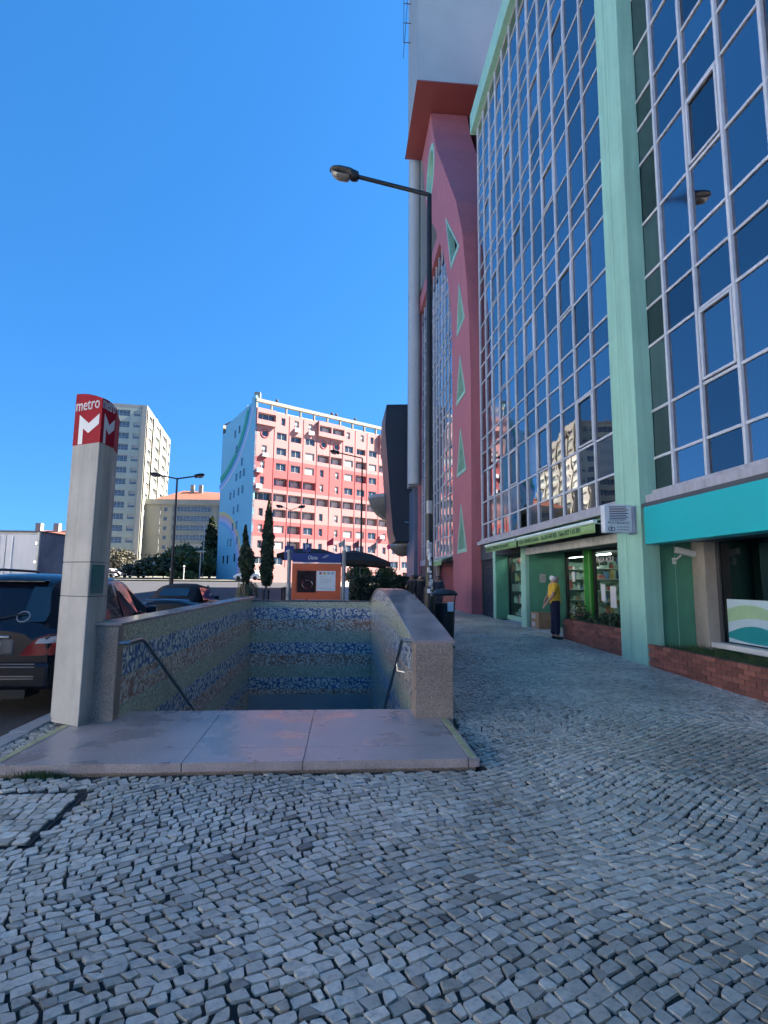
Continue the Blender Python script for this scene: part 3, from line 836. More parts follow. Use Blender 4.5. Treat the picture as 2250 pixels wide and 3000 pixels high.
MB().box(7.00, 7.18, 14.94, 15.36, fl, 2.52).build('green_post', mat('bright_green_post', (.03, .26, .03), .5), off, bevel=.008)
for y in (14.965, 15.315): MB().box(6.985, 6.999, y, y + .03, fl, 2.5).build('post_trim', MT['awning'], off)
m = MB(); m.box(7.08, 7.16, 14.86, 14.94, .5, 2.52); m.box(7.08, 7.16, 10.72, 14.86, .45, .56); m.box(7.08, 7.16, 10.72, 14.86, 2.44, 2.52); m.build('shop_window_frame', MT['black'], off)
MB().box(7.11, 7.12, 10.72, 14.86, .56, 2.44).build('shop_window_pane', MT['clear'], off)
m = MB()
for yr, xa in ((18.6, 7.15), (16.95, 8.25), (15.2, 9.2)):
    m.box(xa, 10.5, yr + .4, yr + .43, fl, 2.3, 1)
    for z in (.25, .62, 1.0, 1.36, 1.72, 2.05):
        m.box(xa, 10.5, yr, yr + .4, z - .02, z, 0)
        x = xa + .05
        while x < 10.4:
            w_ = random.uniform(.06, .2)
            if random.random() < .9: m.box(x, x + w_ * .88, yr + random.uniform(.01, .1), yr + .3, z, z + random.uniform(.1, .3), random.choice([0, 0, 1, 1, 2, 3, 4, 4]))
            x += w_
for k in range(60):
    y = random.uniform(10.9, 16.8); z = random.choice([.25, .62, 1.0, 1.35, 1.7, 2.05]) + random.uniform(0, .04)
    s1, s2, s3 = random.uniform(.04, .16), random.uniform(.04, .14), random.uniform(.05, .3)
    x = random.uniform(7.2, 7.5)
    if 1.6 < y - 13.9 < 2.6 and random.random() < .5: continue
    m.box(x, x + s1, y, y + s2, z, z + s3, random.choice([0, 1, 1, 2, 4, 5, 5, 5, 0]))
tag(m.build('shop_stock', GOODS, off), kind='stuff')
TUBE, nt_, b_ = newmat('fluorescent_tube'); b_.inputs['Emission Color'].default_value = (.95, 1, .95, 1); b_.inputs['Emission Strength'].default_value = 9
for ya, yb in ((15.5, 16.7), (12.6, 13.8), (17.2, 18.4)): MB().tube([(7.9, ya, 2.44), (7.9, yb, 2.44)], .018, 8).build('fluorescent_tube', TUBE, off)
MB().tube([(6.6, 17.8, 2.535), (6.6, 20.0, 2.535)], .02, 8).build('fluorescent_tube', TUBE, off)
letter('PAGA AQUI', MT['paper'], (7.104, 14.75, 2.12), (0, -1, 0), off, width=.95, height=.17)
for y, z0, z1, w_ in ((14.3, 1.1, 1.55, .22), (13.72, .95, 1.5, .30), (16.2, 1.62, 1.92, .17)):
    MB().box(7.095, 7.105, y, y + w_, z0, z1).build('paper_notice', MT['paper'], off)
MB().box(5.90, 5.93, 10.74, 10.97, .98, 1.42).build('paper_notice', MT['paper'], off)
MB().box(6.25, 6.45, 16.845, 16.868, 1.58, 1.85).build('doorbell_plate', MT['lintel'], off, bevel=.01)
# ---- right recess with the bank window
MB().box(5.95, 7.9, 9.97, 10.30, -.1, 3.06).build('recess_side_wall', MT['shopgreen'], off)
MB().box(6.34, 6.352, 9.962, 9.97, .4, 2.6).build('wall_joint', MT['mint'], off)
MB().box(6.68, 7.0, 9.60, 9.965, .42, 2.9).build('beige_column', MT['beige'], off, bevel=.008)
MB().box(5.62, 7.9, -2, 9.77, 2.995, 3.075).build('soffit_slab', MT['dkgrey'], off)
m = MB(); m.box(6.90, 6.98, 9.52, 9.60, .55, 2.9); m.box(6.90, 6.98, 3, 9.52, 2.8, 2.9); m.box(6.90, 6.98, 8.02, 8.08, .55, 2.8); m.build('bank_window_frame', MT['dkgrey'], off)
MB().box(6.93, 6.94, 3, 9.52, .55, 2.8).build('bank_window_pane', clear_glass('bank_glass', (.22, .30, .31), .06), off)
MB().box(6.72, 7.1, 3, 9.62, .46, .552).build('bank_window_sill', MT['white'], off, bevel=.006)
MB().box(7.55, 7.6, 3, 9.9, .2, 2.9).build('bank_interior_wall', MT['grey'], off)
fa = thing('shop_fascia', 'plain turquoise shop fascia above the bank window', 'fascia', (5.6, 8, 2.3))
MB().box(5.56, 5.9, -2, 9.60, 2.30, 2.985).build('fascia_panel', MT['fascia'], fa, bevel=.01)
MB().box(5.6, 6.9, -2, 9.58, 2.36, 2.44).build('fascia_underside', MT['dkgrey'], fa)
# printed wave on the window: three flat sheets
wv = thing('window_decal', 'pale blue window decal printed with green and teal waves', 'decal', (6.92, 8.5, .6))
MB().box(6.916, 6.922, 3.5, 9.40, .58, 1.33).build('decal_sheet', mat('pale_blue_print', (.50, .66, .78), .4, var=.03), wv)
def wave(f0, f1, ya, yb, m, x, nm):
    ys = [ya + (yb - ya) * i / 24 for i in range(25)]
    MB().prism([(y, f0(y)) for y in ys] + [(y, f1(y)) for y in reversed(ys)], 'x', x, x + .002).build(nm, m, wv)
wave(lambda y: .92 + .10 * math.sin((9.40 - y) * 2.3), lambda y: 1.06 + .18 * math.sin((9.40 - y) * 2.0 + .5), 8.0, 9.395, mat('green_print', (.35, .55, .36), .4, var=.1), 6.9125, 'green_wave')
wave(lambda y: .66 - .06 * math.sin((9.40 - y) * 2.2), lambda y: .72 + .17 * max(0, math.sin((9.40 - y) * 2.3 + .1)), 8.0, 9.395, mat('teal_print', (.02, .30, .34), .4, var=.05), 6.909, 'teal_wave')
# brick planters
def planter(y0, y1, ztop, xf, label, depth, first, hplant, tones, side=False):
    p = thing('brick_planter', label, 'planter', (xf, (y0 + y1) / 2, zg((y0 + y1) / 2)))
    MB().box(xf + .012, xf + .11, y0, y1, -.1, ztop - .008).build('mortar_core', MT['mortar'], p)
    bl, bh, g = .215, .062, .011
    me = MB().box(-.05, .05, -bl / 2, bl / 2, 0, bh).mesh('brick', MT['brick'])
    rows = int((ztop - .02) / (bh + g)) + 1
    far = MB()
    for r in range(rows):
        z = ztop - (r + 1) * (bh + g) + g
        if z < zg(y0) - .09: break
        y = y0 + (bl / 2 if r % 2 else 0) + bl / 2
        while y < y1 - bl / 2 + .01:
            if y > first:
                o = bpy.data.objects.new('brick', me); o.location = (xf + .05 + random.uniform(-.004, .003), y, z); o.rotation_euler = (0, 0, random.gauss(0, .008))
                link(o, p)
            else: far.box(xf, xf + .1, y - bl / 2, y + bl / 2, z, z + bh)
            y += bl + g
    if far.v: tag(far.build('bricks', MT['brick'], p), kind='stuff')
    MB().box(xf + .115, xf + depth, y0, y1, -.1, ztop - .06).build('soil', MT['joint'], p)
    return p
pl1 = planter(10.72, 13.85, .67, 5.70, 'low red brick planter with shrubs beside the man in yellow', .75, 0, .4, None)
pl2 = planter(3.0, 9.76, .49, 5.62, 'long red brick planter with grass under the turquoise fascia', .95, 6.3, .1, None)
pts = np.stack([rng.uniform(5.82, 6.42, 3000), rng.uniform(10.75, 13.8, 3000), rng.uniform(.6, .92, 3000)], 1)
pts[:, 2] -= (pts[:, 1] > 12.6) * .18 + np.abs(pts[:, 0] - 6.15) * .3
V_, F_, T_ = leaves(pts, .035)
SHRUB = leaf_mat('dark_shrub_leaf', (.008, .028, .012), (.03, .07, .025))
tag(link(bpy.data.objects.new('planter_shrub', mesh_np('planter_shrub', V_, F_, SHRUB, T_))), 'dark green shrub filling the planter beside the mint pier', 'shrub', kind='stuff')
pts = np.stack([rng.uniform(5.76, 6.5, 5200), rng.uniform(4.5, 9.7, 5200), np.full(5200, .42)], 1)
V_, F_, T_ = blades(pts, .085, .004)
tag(link(bpy.data.objects.new('planter_grass', mesh_np('planter_grass', V_, F_, GRASS, T_))), 'short green grass growing in the long brick planter', 'grass', kind='stuff')
# flower pots by the shop door
for k, (x, y, s, lab) in enumerate(((6.75, 15.05, 1.0, 'pot of pale flowers by the green post of the shop door'), (6.55, 14.55, .8, 'small pot of red flowers in front of the shop window'))):
    t = thing('flower_pot', lab, 'flower pot', (x, y, fl))
    MB().lathe([(.09 * s, 0), (.13 * s, .22 * s), (.14 * s, .24 * s), (.12 * s, .24 * s), (.11 * s, .2 * s)], (x, y, fl), 16).build('pot', MT['card'], t, smooth=True)
    c = rng.normal(0, 1, (260, 3)) * np.array([.12, .12, .16]) * s + np.array([x, y, fl + .45 * s])
    V_, F_, T_ = leaves(c, .04); link(bpy.data.objects.new('foliage', mesh_np('foliage', V_, F_, SHRUB, T_)), t)
    c = rng.normal(0, 1, (50, 3)) * np.array([.13, .13, .15]) * s + np.array([x - .05, y - .03, fl + .48 * s])
    V_, F_, T_ = leaves(c, .035); link(bpy.data.objects.new('blossoms', mesh_np('blossoms', V_, F_, leaf_mat('petal', (.5, .35, .38), (.6, .55, .5)) if k == 0 else leaf_mat('red_petal', (.4, .05, .06), (.5, .2, .2)), T_)), t)
# cardboard boxes on the step
for k, (z, lab) in enumerate(((fl, 'lower of two brown cartons on the shop step behind the man'), (fl + .24, 'upper of two brown cartons on the shop step behind the man'))):
    t = thing('carton', lab, 'carton', (6.2, 16.2, z))
    MB().box(5.93, 6.42, 16.16, 16.84, z + .003, z + .232).build('box_body', MT['card'], t, bevel=.006)
    MB().box(5.929, 5.9295, 16.45, 16.75, z + .05, z + .19).build('box_label', MT['lintel'], t)
    MB().box(5.95, 6.40, 16.40, 16.47, z + .2322, z + .2335).build('tape', MT['beige'], t)
# awnings
def awn(y0, y1, lab, txt, tw):
    t = thing('awning', lab, 'awning', (5.5, (y0 + y1) / 2, 2.6), group='green shop awnings')
    xf = 5.22
    m = MB(); m.add([(xf, y0, 2.86), (xf, y1, 2.86), (5.84, y1, 3.05), (5.84, y0, 3.05), (xf + .004, y0, 2.846), (xf + .004, y1, 2.846), (5.84, y1, 3.036), (5.84, y0, 3.036)], [(0, 1, 2, 3), (7, 6, 5, 4), (0, 3, 7, 4), (1, 5, 6, 2)])
    m.build('canopy', MT['awning'], t)
    MB().tube([(xf - .01, y0 - .01, 2.85), (xf - .01, y1 + .01, 2.85)], .046, 10).build('front_bar', MT['awningwhite'], t, smooth=True)
    n_ = int((y1 - y0) / .12); vs = []
    for i in range(n_ + 1):
        y = y0 + (y1 - y0) * i / n_; dx = .006 * math.sin(i * .9) + .004 * math.sin(i * 2.3)
        vs += [(xf - .012 + dx * .3, y, 2.83), (xf - .014 + dx, y, 2.62 - .004 * math.sin(i * 1.1))]
    m = MB(); m.add(vs, [(2 * i, 2 * i + 1, 2 * i + 3, 2 * i + 2) for i in range(n_)]); v = m.build('valance', MT['awning'], t, smooth=True)
    sd = v.modifiers.new('thick', 'SOLIDIFY'); sd.thickness = .004; sd.offset = 1
    letter(txt, MT['ink'], (xf - .030, y1 - .12, 2.648), (0, -1, 0), v, width=tw, height=.135, extrude=.001, bold=.018)
    for y in (y0 + .1, y1 - .1): MB().tube([(xf + .01, y, 2.83), (5.55, y + .02, 2.80), (5.83, y, 2.93)], .016, 6).build('folding_arm', MT['awningwhite'], t)
awn(10.82, 15.72, 'long green awning with shop name and telephone numbers over the entrance', 'LOJA CHINES OLAIAS   Tel.218 497 875  Telm.927 115 351', 4.1)
awn(15.92, 19.35, 'shorter green awning with the shop name over the display window', 'LOJA CHINES OLAIAS', 2.6)
# cash machine sign on the pier
sg = thing('bank_sign', 'projecting white cash machine sign with blue stripes on the mint pier', 'sign', (5.3, 10.0, 2.5))
sx0, sx1, sy0, sy1, sz0, sz1 = 4.97, 5.52, 9.93, 10.09, 2.54, 3.075
MB().box(sx0, sx1, sy0, sy1, sz0, sz1).build('light_box', mat('sign_face', (.60, .63, .68), .3, var=.04), sg, bevel=.018)
MB().box(sx1 + .003, sx1 + .078, sy0 - .01, sy1 + .01, sz0 - .02, sz1 - .02).build('wall_bracket', mat('sign_bracket', (.26, .29, .36), .4), sg, bevel=.012)
mnav = mat('navy_print', (.012, .03, .13), .4); mpl = mat('plum_print', (.07, .015, .05), .4)
for k in range(7):
    z = 3.0 - k * .034
    MB().box(sx0 + .10, sx1 - .12 + (.04 if k % 2 else 0), sy0 - .0035, sy0 - .001, z, z + .017).build('stripe', mpl if k < 3 else mnav, sg)
MB().box(sx0 + .09, sx1 - .11, sy0 - .0035, sy0 - .001, 3.035, 3.045).build('logo_outline', mnav, sg)
MB().box(sx0 + .09, sx1 - .16, sy0 - .0035, sy0 - .001, 2.772, 2.782).build('logo_outline', mnav, sg)
letter('MULTIBANCO', MT['dkgrey'], (sx0 + .07, sy0 - .0035, 2.705), (1, 0, 0), sg, width=.41, height=.048)
letter('CAIXA', MT['black'], (sx0 + .24, sy0 - .0035, 2.635), (1, 0, 0), sg, width=.24, height=.028)
letter('automatica', MT['dkgrey'], (sx0 + .24, sy0 - .0035, 2.585), (1, 0, 0), sg, width=.24, height=.032)
m = MB()
for cxx in (.105, .165):
    ring = [(sx0 + cxx + .036 * math.cos(a), sy0 - .003, 2.61 + .034 * math.sin(a)) for a in [2 * math.pi * i / 16 for i in range(17)]]
    m.tube(ring, .006, 6, caps=False)
m.lathe([(0.0001, -.012), (.011, 0), (.0001, .012)], (sx0 + .125, sy0 - .003, 2.672), 10); m.build('bank_emblem', MT['black'], sg)
# security camera
cc = thing('security_camera', 'white security camera on a bracket under the turquoise fascia', 'security camera', (6.4, 9.9, 2.1))
R_ = Matrix.Translation((6.5, 9.86, 2.18)) @ Matrix.Rotation(R(12), 4, 'Y')
MB().box(-.2, .18, -.05, .05, -.055, .045, mat=R_).build('camera_body', MT['white'], cc, bevel=.012)
MB().box(-.22, .22, -.06, .06, .048, .058, mat=R_).build('sun_shield', MT['white'], cc, bevel=.004)
MB().tube([R_ @ Vector((.181, 0, -.003)), R_ @ Vector((.2, 0, -.003))], .038, 12).build('lens', MT['black'], cc)
MB().tube([(6.34, 9.965, 2.03), (6.34, 9.90, 2.05), (6.42, 9.87, 2.13)], .018, 8).build('bracket', MT['white'], cc)
MB().box(6.29, 6.37, 9.958, 9.9685, 1.96, 2.08).build('base_plate', MT['white'], cc)

# ------------------------------------------------------------------ pink arch and grey tower
pk = thing('pink_tower_base', 'dusty pink arched pier and gable with triangular windows at the foot of the tower', 'building', (5.5, 24.5, .25))
PX = 5.5
outer = [(22.80, 0), (22.62, 6), (22.55, 10.5), (22.75, 13.0), (23.15, 15.2), (23.98, 18.25), (25.3, 20.8), (26.83, 22.9), (28.9, 25.8), (30.9, 28.5), (32.3, 31.0), (33.1, 33.1), (37.3, 33.1), (36.5, 31.9), (35.9, 29.6), (35.0, 27.4), (33.3, 25.35), (31.5, 23.6), (30.75, 22.55), (38.6, 22.45), (38.95, 21.4), (38.95, .2), (38.3, .2), (38.3, 2.95), (38.3, 21.35), (33.5, 21.45), (30.0, 21.6), (28.9, 20.3), (28.0, 18.9), (27.1, 16.8), (26.63, 14.86), (26.5, 12.0), (26.5, 0)]
tris = [[(24.62, z + 2.24), (23.52, z), (25.48, z)] for z in (2.88, 6.5, 10.08, 13.6)]
tris.append([(28.02, 21.84), (24.52, 17.86), (26.59, 17.86)])
tris[3] = [(24.73, 16.03), (23.56, 13.69), (25.28, 13.52)]
circ = [(33.25 + 1.6 * math.cos(a), 28.7 + 1.85 * math.sin(a)) for a in [2 * math.pi * k / 28 for k in range(28)]]
MB().prism([outer] + tris + [circ], 'x', PX, 8.0, 0, 0, 0).build('arched_pier', [MT['pink']], pk)
def frame_of(loop, t, nm):
    c = Vector((sum(p[0] for p in loop) / len(loop), sum(p[1] for p in loop) / len(loop)))
    def off_(l, k): return [tuple(c + (Vector(p) - c) * k) for p in l]
    big = off_(loop, 1.0); sm = off_(loop, 1 - t)
    w_ = MB().prism([big, sm], 'x', PX - .03, PX + .4).build('window_frame', MT['mint'], pk)
    MB().prism(off_(loop, 1 - t * .5), 'x', PX + .3, PX + .32).build('window_pane', MT['pane'], w_)
for l in tris: frame_of([(p[0], p[1]) for p in l], .22, 'triangle')
frame_of(circ, .22, 'round')
# glazing under the arch
def gtop(y):
    return float(np.interp(y, [26.5, 26.63, 27.1, 28.0, 28.9, 30.0, 33.5, 38.4], [12.0, 14.86, 16.8, 18.9, 20.3, 21.6, 21.45, 21.35]))
GY = [26.5 + .98 * i for i in range(13)]
PROWS = [2.98] + ROWS[1:19] + [20.4]
for i in range(12):
    for r in range(len(PROWS) - 1):
        zc = (PROWS[r] + PROWS[r + 1]) / 2
        if zc < gtop(GY[i] + .49): pane(pk, GY[i] + .01, GY[i + 1] - .01, PROWS[r] + .01, PROWS[r + 1] - .01, x=5.75, tilt=.003)
    pane(pk, GY[i] + .01, GY[i + 1] - .01, 20.41, 21.45, x=5.75, tilt=.003) if i > 3 else None
for y in GY[1:]:
    MB().box(5.69, 5.78, y - .025, y + .025, 2.9, gtop(y) + .1).build('mullion', MT['alu'], pk)
for z in PROWS:
    ys = [y for y in np.arange(26.5, 38.4, .1) if gtop(y) > z]
    MB().box(5.71, 5.78, ys[0] - .1, 38.4, z - .022, z + .022).build('transom', MT['alu'], pk)
MB().box(5.80, 7.9, 26.6, 38.4, -.1, 21.6).build('backing_wall', MT['dkgrey'], pk)
# shops under the arch: red wall, planter, small awning
MB().box(5.60, 5.80, 26.52, 38.3, 2.62, 2.96).build('shop_header', MT['sillmetal'], pk)
MB().box(5.72, 5.795, 26.52, 31.0, .15, 2.6).build('red_shop_wall', mat('deep_red_wall', (.22, .03, .04), .6), pk)
MB().box(5.60, 5.715, 26.52, 29.5, .15, 1.0).build('brick_dado', MT['brick'], pk)
MB().box(5.66, 5.715, 31.0, 38.3, .15, 2.6).build('dark_shop_front', MT['navy'], pk)
MB().box(5.50, 5.60, 31.0, 31.3, .15, 2.6).build('shop_column', MT['beige'], pk)
t = thing('small_awning', 'short green awning over the red shop beyond the pink pier', 'awning', (5.3, 28, 2.5))
MB().add([(5.0, 27.0, 2.62), (5.0, 31.5, 2.62), (5.6, 31.5, 2.85), (5.6, 27.0, 2.85)], [(0, 1, 2, 3)]).build('canopy', MT['awning'], t)
MB().box(4.99, 4.999, 27.0, 31.5, 2.38, 2.62).build('valance', MT['awning'], t)
MB().tube([(4.99, 26.99, 2.64), (4.99, 31.51, 2.64)], .03, 8).build('front_bar', MT['awningwhite'], t)

tw = thing('grey_tower', 'tall plain grey tower rising above the pink gable', 'tower', (8, 40, .3))
MB().box(4.30, 20, 30.9, 36.0, 33.24, 64).build('overhanging_block', MT['tower'], tw)
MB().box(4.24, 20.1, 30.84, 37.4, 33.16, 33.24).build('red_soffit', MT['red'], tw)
MB().box(8.6, 20, 23.5, 40, 22.92, 33.15).build('red_gable_shade_wall', MT['red'], tw)  # gable wall lengthened out of sight to keep sun off the arch
MB().box(5.52, 20.0, 37.42, 44, 22.95, 64).build('tower_core', MT['tower'], tw)
MB().lathe([(.42, 8.4), (.42, 64)], (5.10, 38.2, 0), 20).build('round_corner_column', MT['towerlt'], tw, smooth=True)
MB().box(4.85, 5.5, 38.9, 40.0, 8.4, 64).build('side_fin', MT['tower'], tw)
MB().box(5.52, 7.95, 38.96, 44, .1, 22.9).build('lower_core', MT['tower'], tw)
m = MB()
for k in range(14):
    z = 40 + k * 1.6
    m.tube([(4.30, 34.6, z), (3.75, 34.6, z)], .03, 6)
m.tube([(3.78, 34.6, 40 + i * .9) for i in range(26)], .022, 6)
m.tube([(3.78 + .5 * math.sin(i * .12), 34.9, 39.0 + i * .9) for i in range(14)], .022, 6); m.build('roof_ladder', MT['dkgrey'], tw)
MB().box(8.02, 28, 22.7, 60, .05, 22.9).build('podium', MT['dkgrey'], tw)
MB().box(5.25, 5.5, 39.0, 43.5, .1, 8.35).build('podium_face', mat('blue_grey_panel', (.10, .13, .19), .5), tw)
bk = thing('black_sign_block', 'large black cantilevered block projecting from the tower', 'block', (4.4, 42, 4.6))
MB().prism([(3.40, 15.5), (3.30, 13.7), (3.62, 9.6), (3.98, 5.3), (4.22, 4.65), (5.5, 4.55), (5.5, 15.6)], 'y', 42.0, 47.0).build('block_body', MT['navy'], bk, bevel=.04)
MB().tube([(4.9, 41.9, 6.1), (5.6, 41.6, 5.95)], .04, 6).build('flag_arm', MT['steel'], bk)
MESHM = mat('weathered_mesh_canopy', (.20, .175, .14), .6, metal=.2, var=.3, scale=6, bump=.4, bscale=9)
for k, (x, y, z, r, lab) in enumerate(((4.9, 49, 9.1, 2.5, 'large brown bowl shaped canopy beside the black block'), (5.0, 44.5, 4.50, 1.0, 'small brown bowl shaped canopy under the black block'))):
    t = thing('bowl_canopy', lab, 'canopy', (x, y, z - r * .9))
    MB().lathe([(.01, -r * .98), (r * .35, -r * .90), (r * .7, -r * .66), (r * .92, -r * .38), (r, -r * .1), (r * .97, 0), (r * .6, .02)], (x, y, z), 32).build('bowl', MESHM, t, smooth=True)
    MB().lathe([(r * 1.02, -r * .1), (r * 1.02, -.02), (r * .98, .03)], (x, y, z), 32).build('rim', MT['grey'], t, smooth=True)
    MB().tube([(x, y, z), (5.8, y, z + .3)], .12, 8).build('arm', MT['dkgrey'], t)
# ------------------------------------------------------------------ far buildings
WFR = mat('white_window_frame', (.35, .35, .335), .5, var=.05)
BLIND = mat('white_roller_blind', (.34, .33, .31), .6, var=.08, rand=.15)
BALC = mat('balcony_shade_wall', (.42, .20, .17), .7, var=.08)
def facade(parent, O, d, nv, cells, mats, win_mats, wname='wall'):
    """cells: (l0,l1,z0,z1,mi,opening or None); opening: (a0,a1,b0,b1,depth,kind). d along the wall, nv outwards."""
    O, d, nv = Vector(O), Vector((*d, 0)), Vector((*nv, 0))
    def P(l, z, k=0): return O + d * l + nv * k + Vector((0, 0, z))
    wl_ = MB(); wc = {}; n_win = 0
    for l0, l1, z0, z1, mi, op, pr in cells:
        if op is None:
            wl_.poly([P(l0, z0, pr), P(l1, z0, pr), P(l1, z1, pr), P(l0, z1, pr)], mi)
        else:
            a0, a1, b0, b1, dp, kind = op
            for q in (((l0, z0), (l1, z0), (l1, b0), (l0, b0)), ((l0, b1), (l1, b1), (l1, z1), (l0, z1)), ((l0, b0), (a0, b0), (a0, b1), (l0, b1)), ((a1, b0), (l1, b0), (l1, b1), (a1, b1))):
                if abs(q[0][0] - q[1][0]) > 1e-4 and abs(q[1][1] - q[2][1]) > 1e-4: wl_.poly([P(x, z, pr) for x, z in q], mi)
            ed = [(a0, b0), (a1, b0), (a1, b1), (a0, b1)]
            for i in range(4):
                p, q = ed[i], ed[(i + 1) % 4]
                wl_.poly([P(*p, pr), P(*q, pr), P(*q, pr - dp), P(*p, pr - dp)], mi)
            key = (round(a1 - a0, 2), round(b1 - b0, 2), kind)
            if key not in wc:
                w_, h_ = a1 - a0, b1 - b0; t = .07
                m = MB()
                if kind == 'round':
                    m.box(0, w_, -.02, 0, 0, h_, 2)
                else:
                    hb = h_ if kind != 'balcony' else h_
                    m.box(0, w_, -.02, 0, 0, h_, 1)
                    nb = 1 if kind == 'narrow' else 2 if kind in ('window', 'blind') else 3
                    if kind == 'strip': nb = max(2, int(w_ / .75))
                    for i in range(nb + 1):
                        x = i * (w_ - t) / nb; m.box(x, x + t, .001, .04, 0, h_, 0)
                    m.box(t, w_ - t, .001, .035, 0, t, 0); m.box(t, w_ - t, .001, .035, h_ - t, h_, 0)
                    if kind == 'blind': m.box(t, w_ - t, .002, .03, h_ * .08, h_ - t, 2)
                    if kind == 'half': m.box(t, w_ - t, .002, .03, h_ * .45, h_ - t, 2)
                    if kind == 'strip':
                        m.box(t, w_ - t, .001, .033, h_ * .32, h_ * .36, 0)
                    if kind == 'balcony': m.box(w_ * .1, w_ * .62, .002, .03, t, h_ * .8, 2) if random.random() < .35 else None
                wc[key] = m.mesh('window', win_mats)
            o = bpy.data.objects.new('window', wc[key])
            x = d; y = nv; z = Vector((0, 0, 1))
            if x.cross(y).z < 0:
                org = P(a1, b0, pr - dp + .03); x = -x
            else: org = P(a0, b0, pr - dp + .03)
            M4 = Matrix((x, y, z)).transposed().to_4x4(); M4.translation = org
            o.matrix_basis = M4
            link(o, parent); n_win += 1
    return wl_.build(wname, mats, parent)

# pink and blue apartment block
pb = thing('pink_apartment_block', 'salmon and coral apartment block with pale blue rainbow painted end wall', 'apartment block', (-13.1, 81, 1.4))
PA = R(55.5)
d1 = (math.sin(PA), math.cos(PA)); n1 = (d1[1], -d1[0]); d2 = (-d1[1], d1[0]); n2 = (-d1[0], -d1[1])
CO = Vector((-13.15, 81, 0)); ZT = 28.3; ZB = 1.0
LIGHT = mat('light_salmon_render', (.34, .165, .155), .8, var=.05, scale=.4, stain=.08)
CORAL = mat('coral_render', (.34, .070, .070), .8, var=.05, scale=.4, stain=.08)
SKYB = mat('pale_blue_render', (.19, .48, .62), .8, var=.04, scale=.2, stain=.06)
CREAM = mat('cream_parapet', (.27, .245, .19), .8, var=.06)
colsL = [0, 3.2] + [3.2 + 2.55 * i for i in range(1, 17)]
rowc = [25.9 - 2.4 * r for r in range(11)]
spec = ["BnaaBBnnnBBnnnnBB", "ow2woow2wooww2woo", "awwbssbsbswwbsbsw", "nwwbnnbswnnwwbwnn", "nsssnnwwwnnsswwnn", "sssssssssssssssss", "nsssnnssssnnssssn", "nbswnnbbwnnbsswnn", "nbswnnwwwnnwwswnn", "Dw.w..w.w.ww..w.w", "................."]
cells = []; acs = []
for r in range(11):
    zc = rowc[r]; z0 = zc - 1.2 if r < 10 else ZB - .5; z1 = zc + 1.2 if r else 27.2
    if r == 9: z0 = ZB + 1.3
    if r == 10: z1 = ZB + 1.3
    mi = 1 if r in (3, 4, 7) else 0
    for c in range(17):
        l0, l1 = colsL[c], colsL[c + 1]; mid = (l0 + l1) / 2
        k = spec[r][c]; op = None; pr = 0
        if k in 'wb': op = (mid - .85, mid + .85, zc - .55, zc + .6, .22, 'blind' if k == 'b' else 'window')
        elif k == 'n': op = (mid - .35 + (.2 if c % 2 else -.2), mid + .35 + (.2 if c % 2 else -.2), zc - .6, zc + .6, .22, random.choice(['narrow', 'narrow', 'half']))
        elif k == 'a':
            op = (mid - .4, mid + .4, zc - .6, zc + .6, .22, 'half'); acs.append((mid, zc - .95))
        elif k == 's': op = (l0 + .14, l1 - .14, zc - .6, zc + .65, .75, 'balcony')
        elif k == 'B': op = (l0 + .12, l1 - .12, zc - .45, zc + .6, .6, 'balcony'); pr = .55
        elif k == '2': op = (mid - .95, mid + .95, zc - .55, zc + .45, .5, 'window')
        elif k == 'o': op = (mid - .48, mid + .48, zc - .5, zc + .5, .2, 'narrow')
        elif k == 'D': op = (mid - 1.3, mid + 1.0, zc - .5, zc + .6, .2, 'window')
        if pr:
            cells.append((l0, l1, z0, z1, mi, op, pr))
        else: cells.append((l0, l1, z0, z1, mi, op, 0))
facade(pb, CO, d1, n1, cells, [LIGHT, CORAL], [WFR, MT['glassdark'], BLIND], 'front_wall')
def PB(l, z, k=0): return CO + Vector((*d1, 0)) * l + Vector((*n1, 0)) * k + Vector((0, 0, z))
def QB(l, z, k=0): return CO + Vector((*d2, 0)) * l + Vector((*n2, 0)) * k + Vector((0, 0, z))
# cheeks of the bays
m = MB()
for c in (0, 4, 9, 15):
    l0 = colsL[c]; l1 = colsL[min(c + (1 if c == 0 else 2), 17)]; a, b = rowc[0] - 1.2, 27.2
    for l in (l0, l1): m.poly([PB(l, a, 0), PB(l, a, .55), PB(l, b, .55), PB(l, b, 0)])
    m.poly([PB(l0, a, 0), PB(l1, a, 0), PB(l1, a, .55), PB(l0, a, .55)]); m.poly([PB(l0, b, 0), PB(l1, b, 0), PB(l1, b, .55), PB(l0, b, .55)])
m.build('bay_cheeks', LIGHT, pb)
# round window surrounds
for c in (0, 4, 5, 9, 10, 15, 16):
    mid = (colsL[c] + colsL[c + 1]) / 2; zc = rowc[1]
    ring = [PB(mid + .62 * math.cos(a), zc + .62 * math.sin(a), .03) for a in [2 * math.pi * i / 20 for i in range(21)]]
    MB().tube(ring, .07, 6, caps=False).build('round_window_surround', CORAL, pb)
# joints: thin dark vertical drain lines
for l in colsL[1:-1]:
    b = PB(l, 0, .02); MB().tube([PB(l, 3.4, .03), PB(l, 27.0, .03)], .035, 5).build('downpipe', CORAL, pb)
for l, z in acs + [(colsL[0] + 1.6, rowc[2] - .95), (colsL[9] + .8, rowc[7] - .1), (.8, rowc[3] - 1.0), (.8, rowc[4] - 1.0)]:
    m = MB(); M4 = Matrix((Vector((*d1, 0)), Vector((*n1, 0)), Vector((0, 0, 1)))).transposed().to_4x4(); M4.translation = PB(l, z)
    m.box(-.45, .45, .04, .42, -.3, .3, mat=M4); m.build('air_conditioner', MT['white'], pb, bevel=.03)
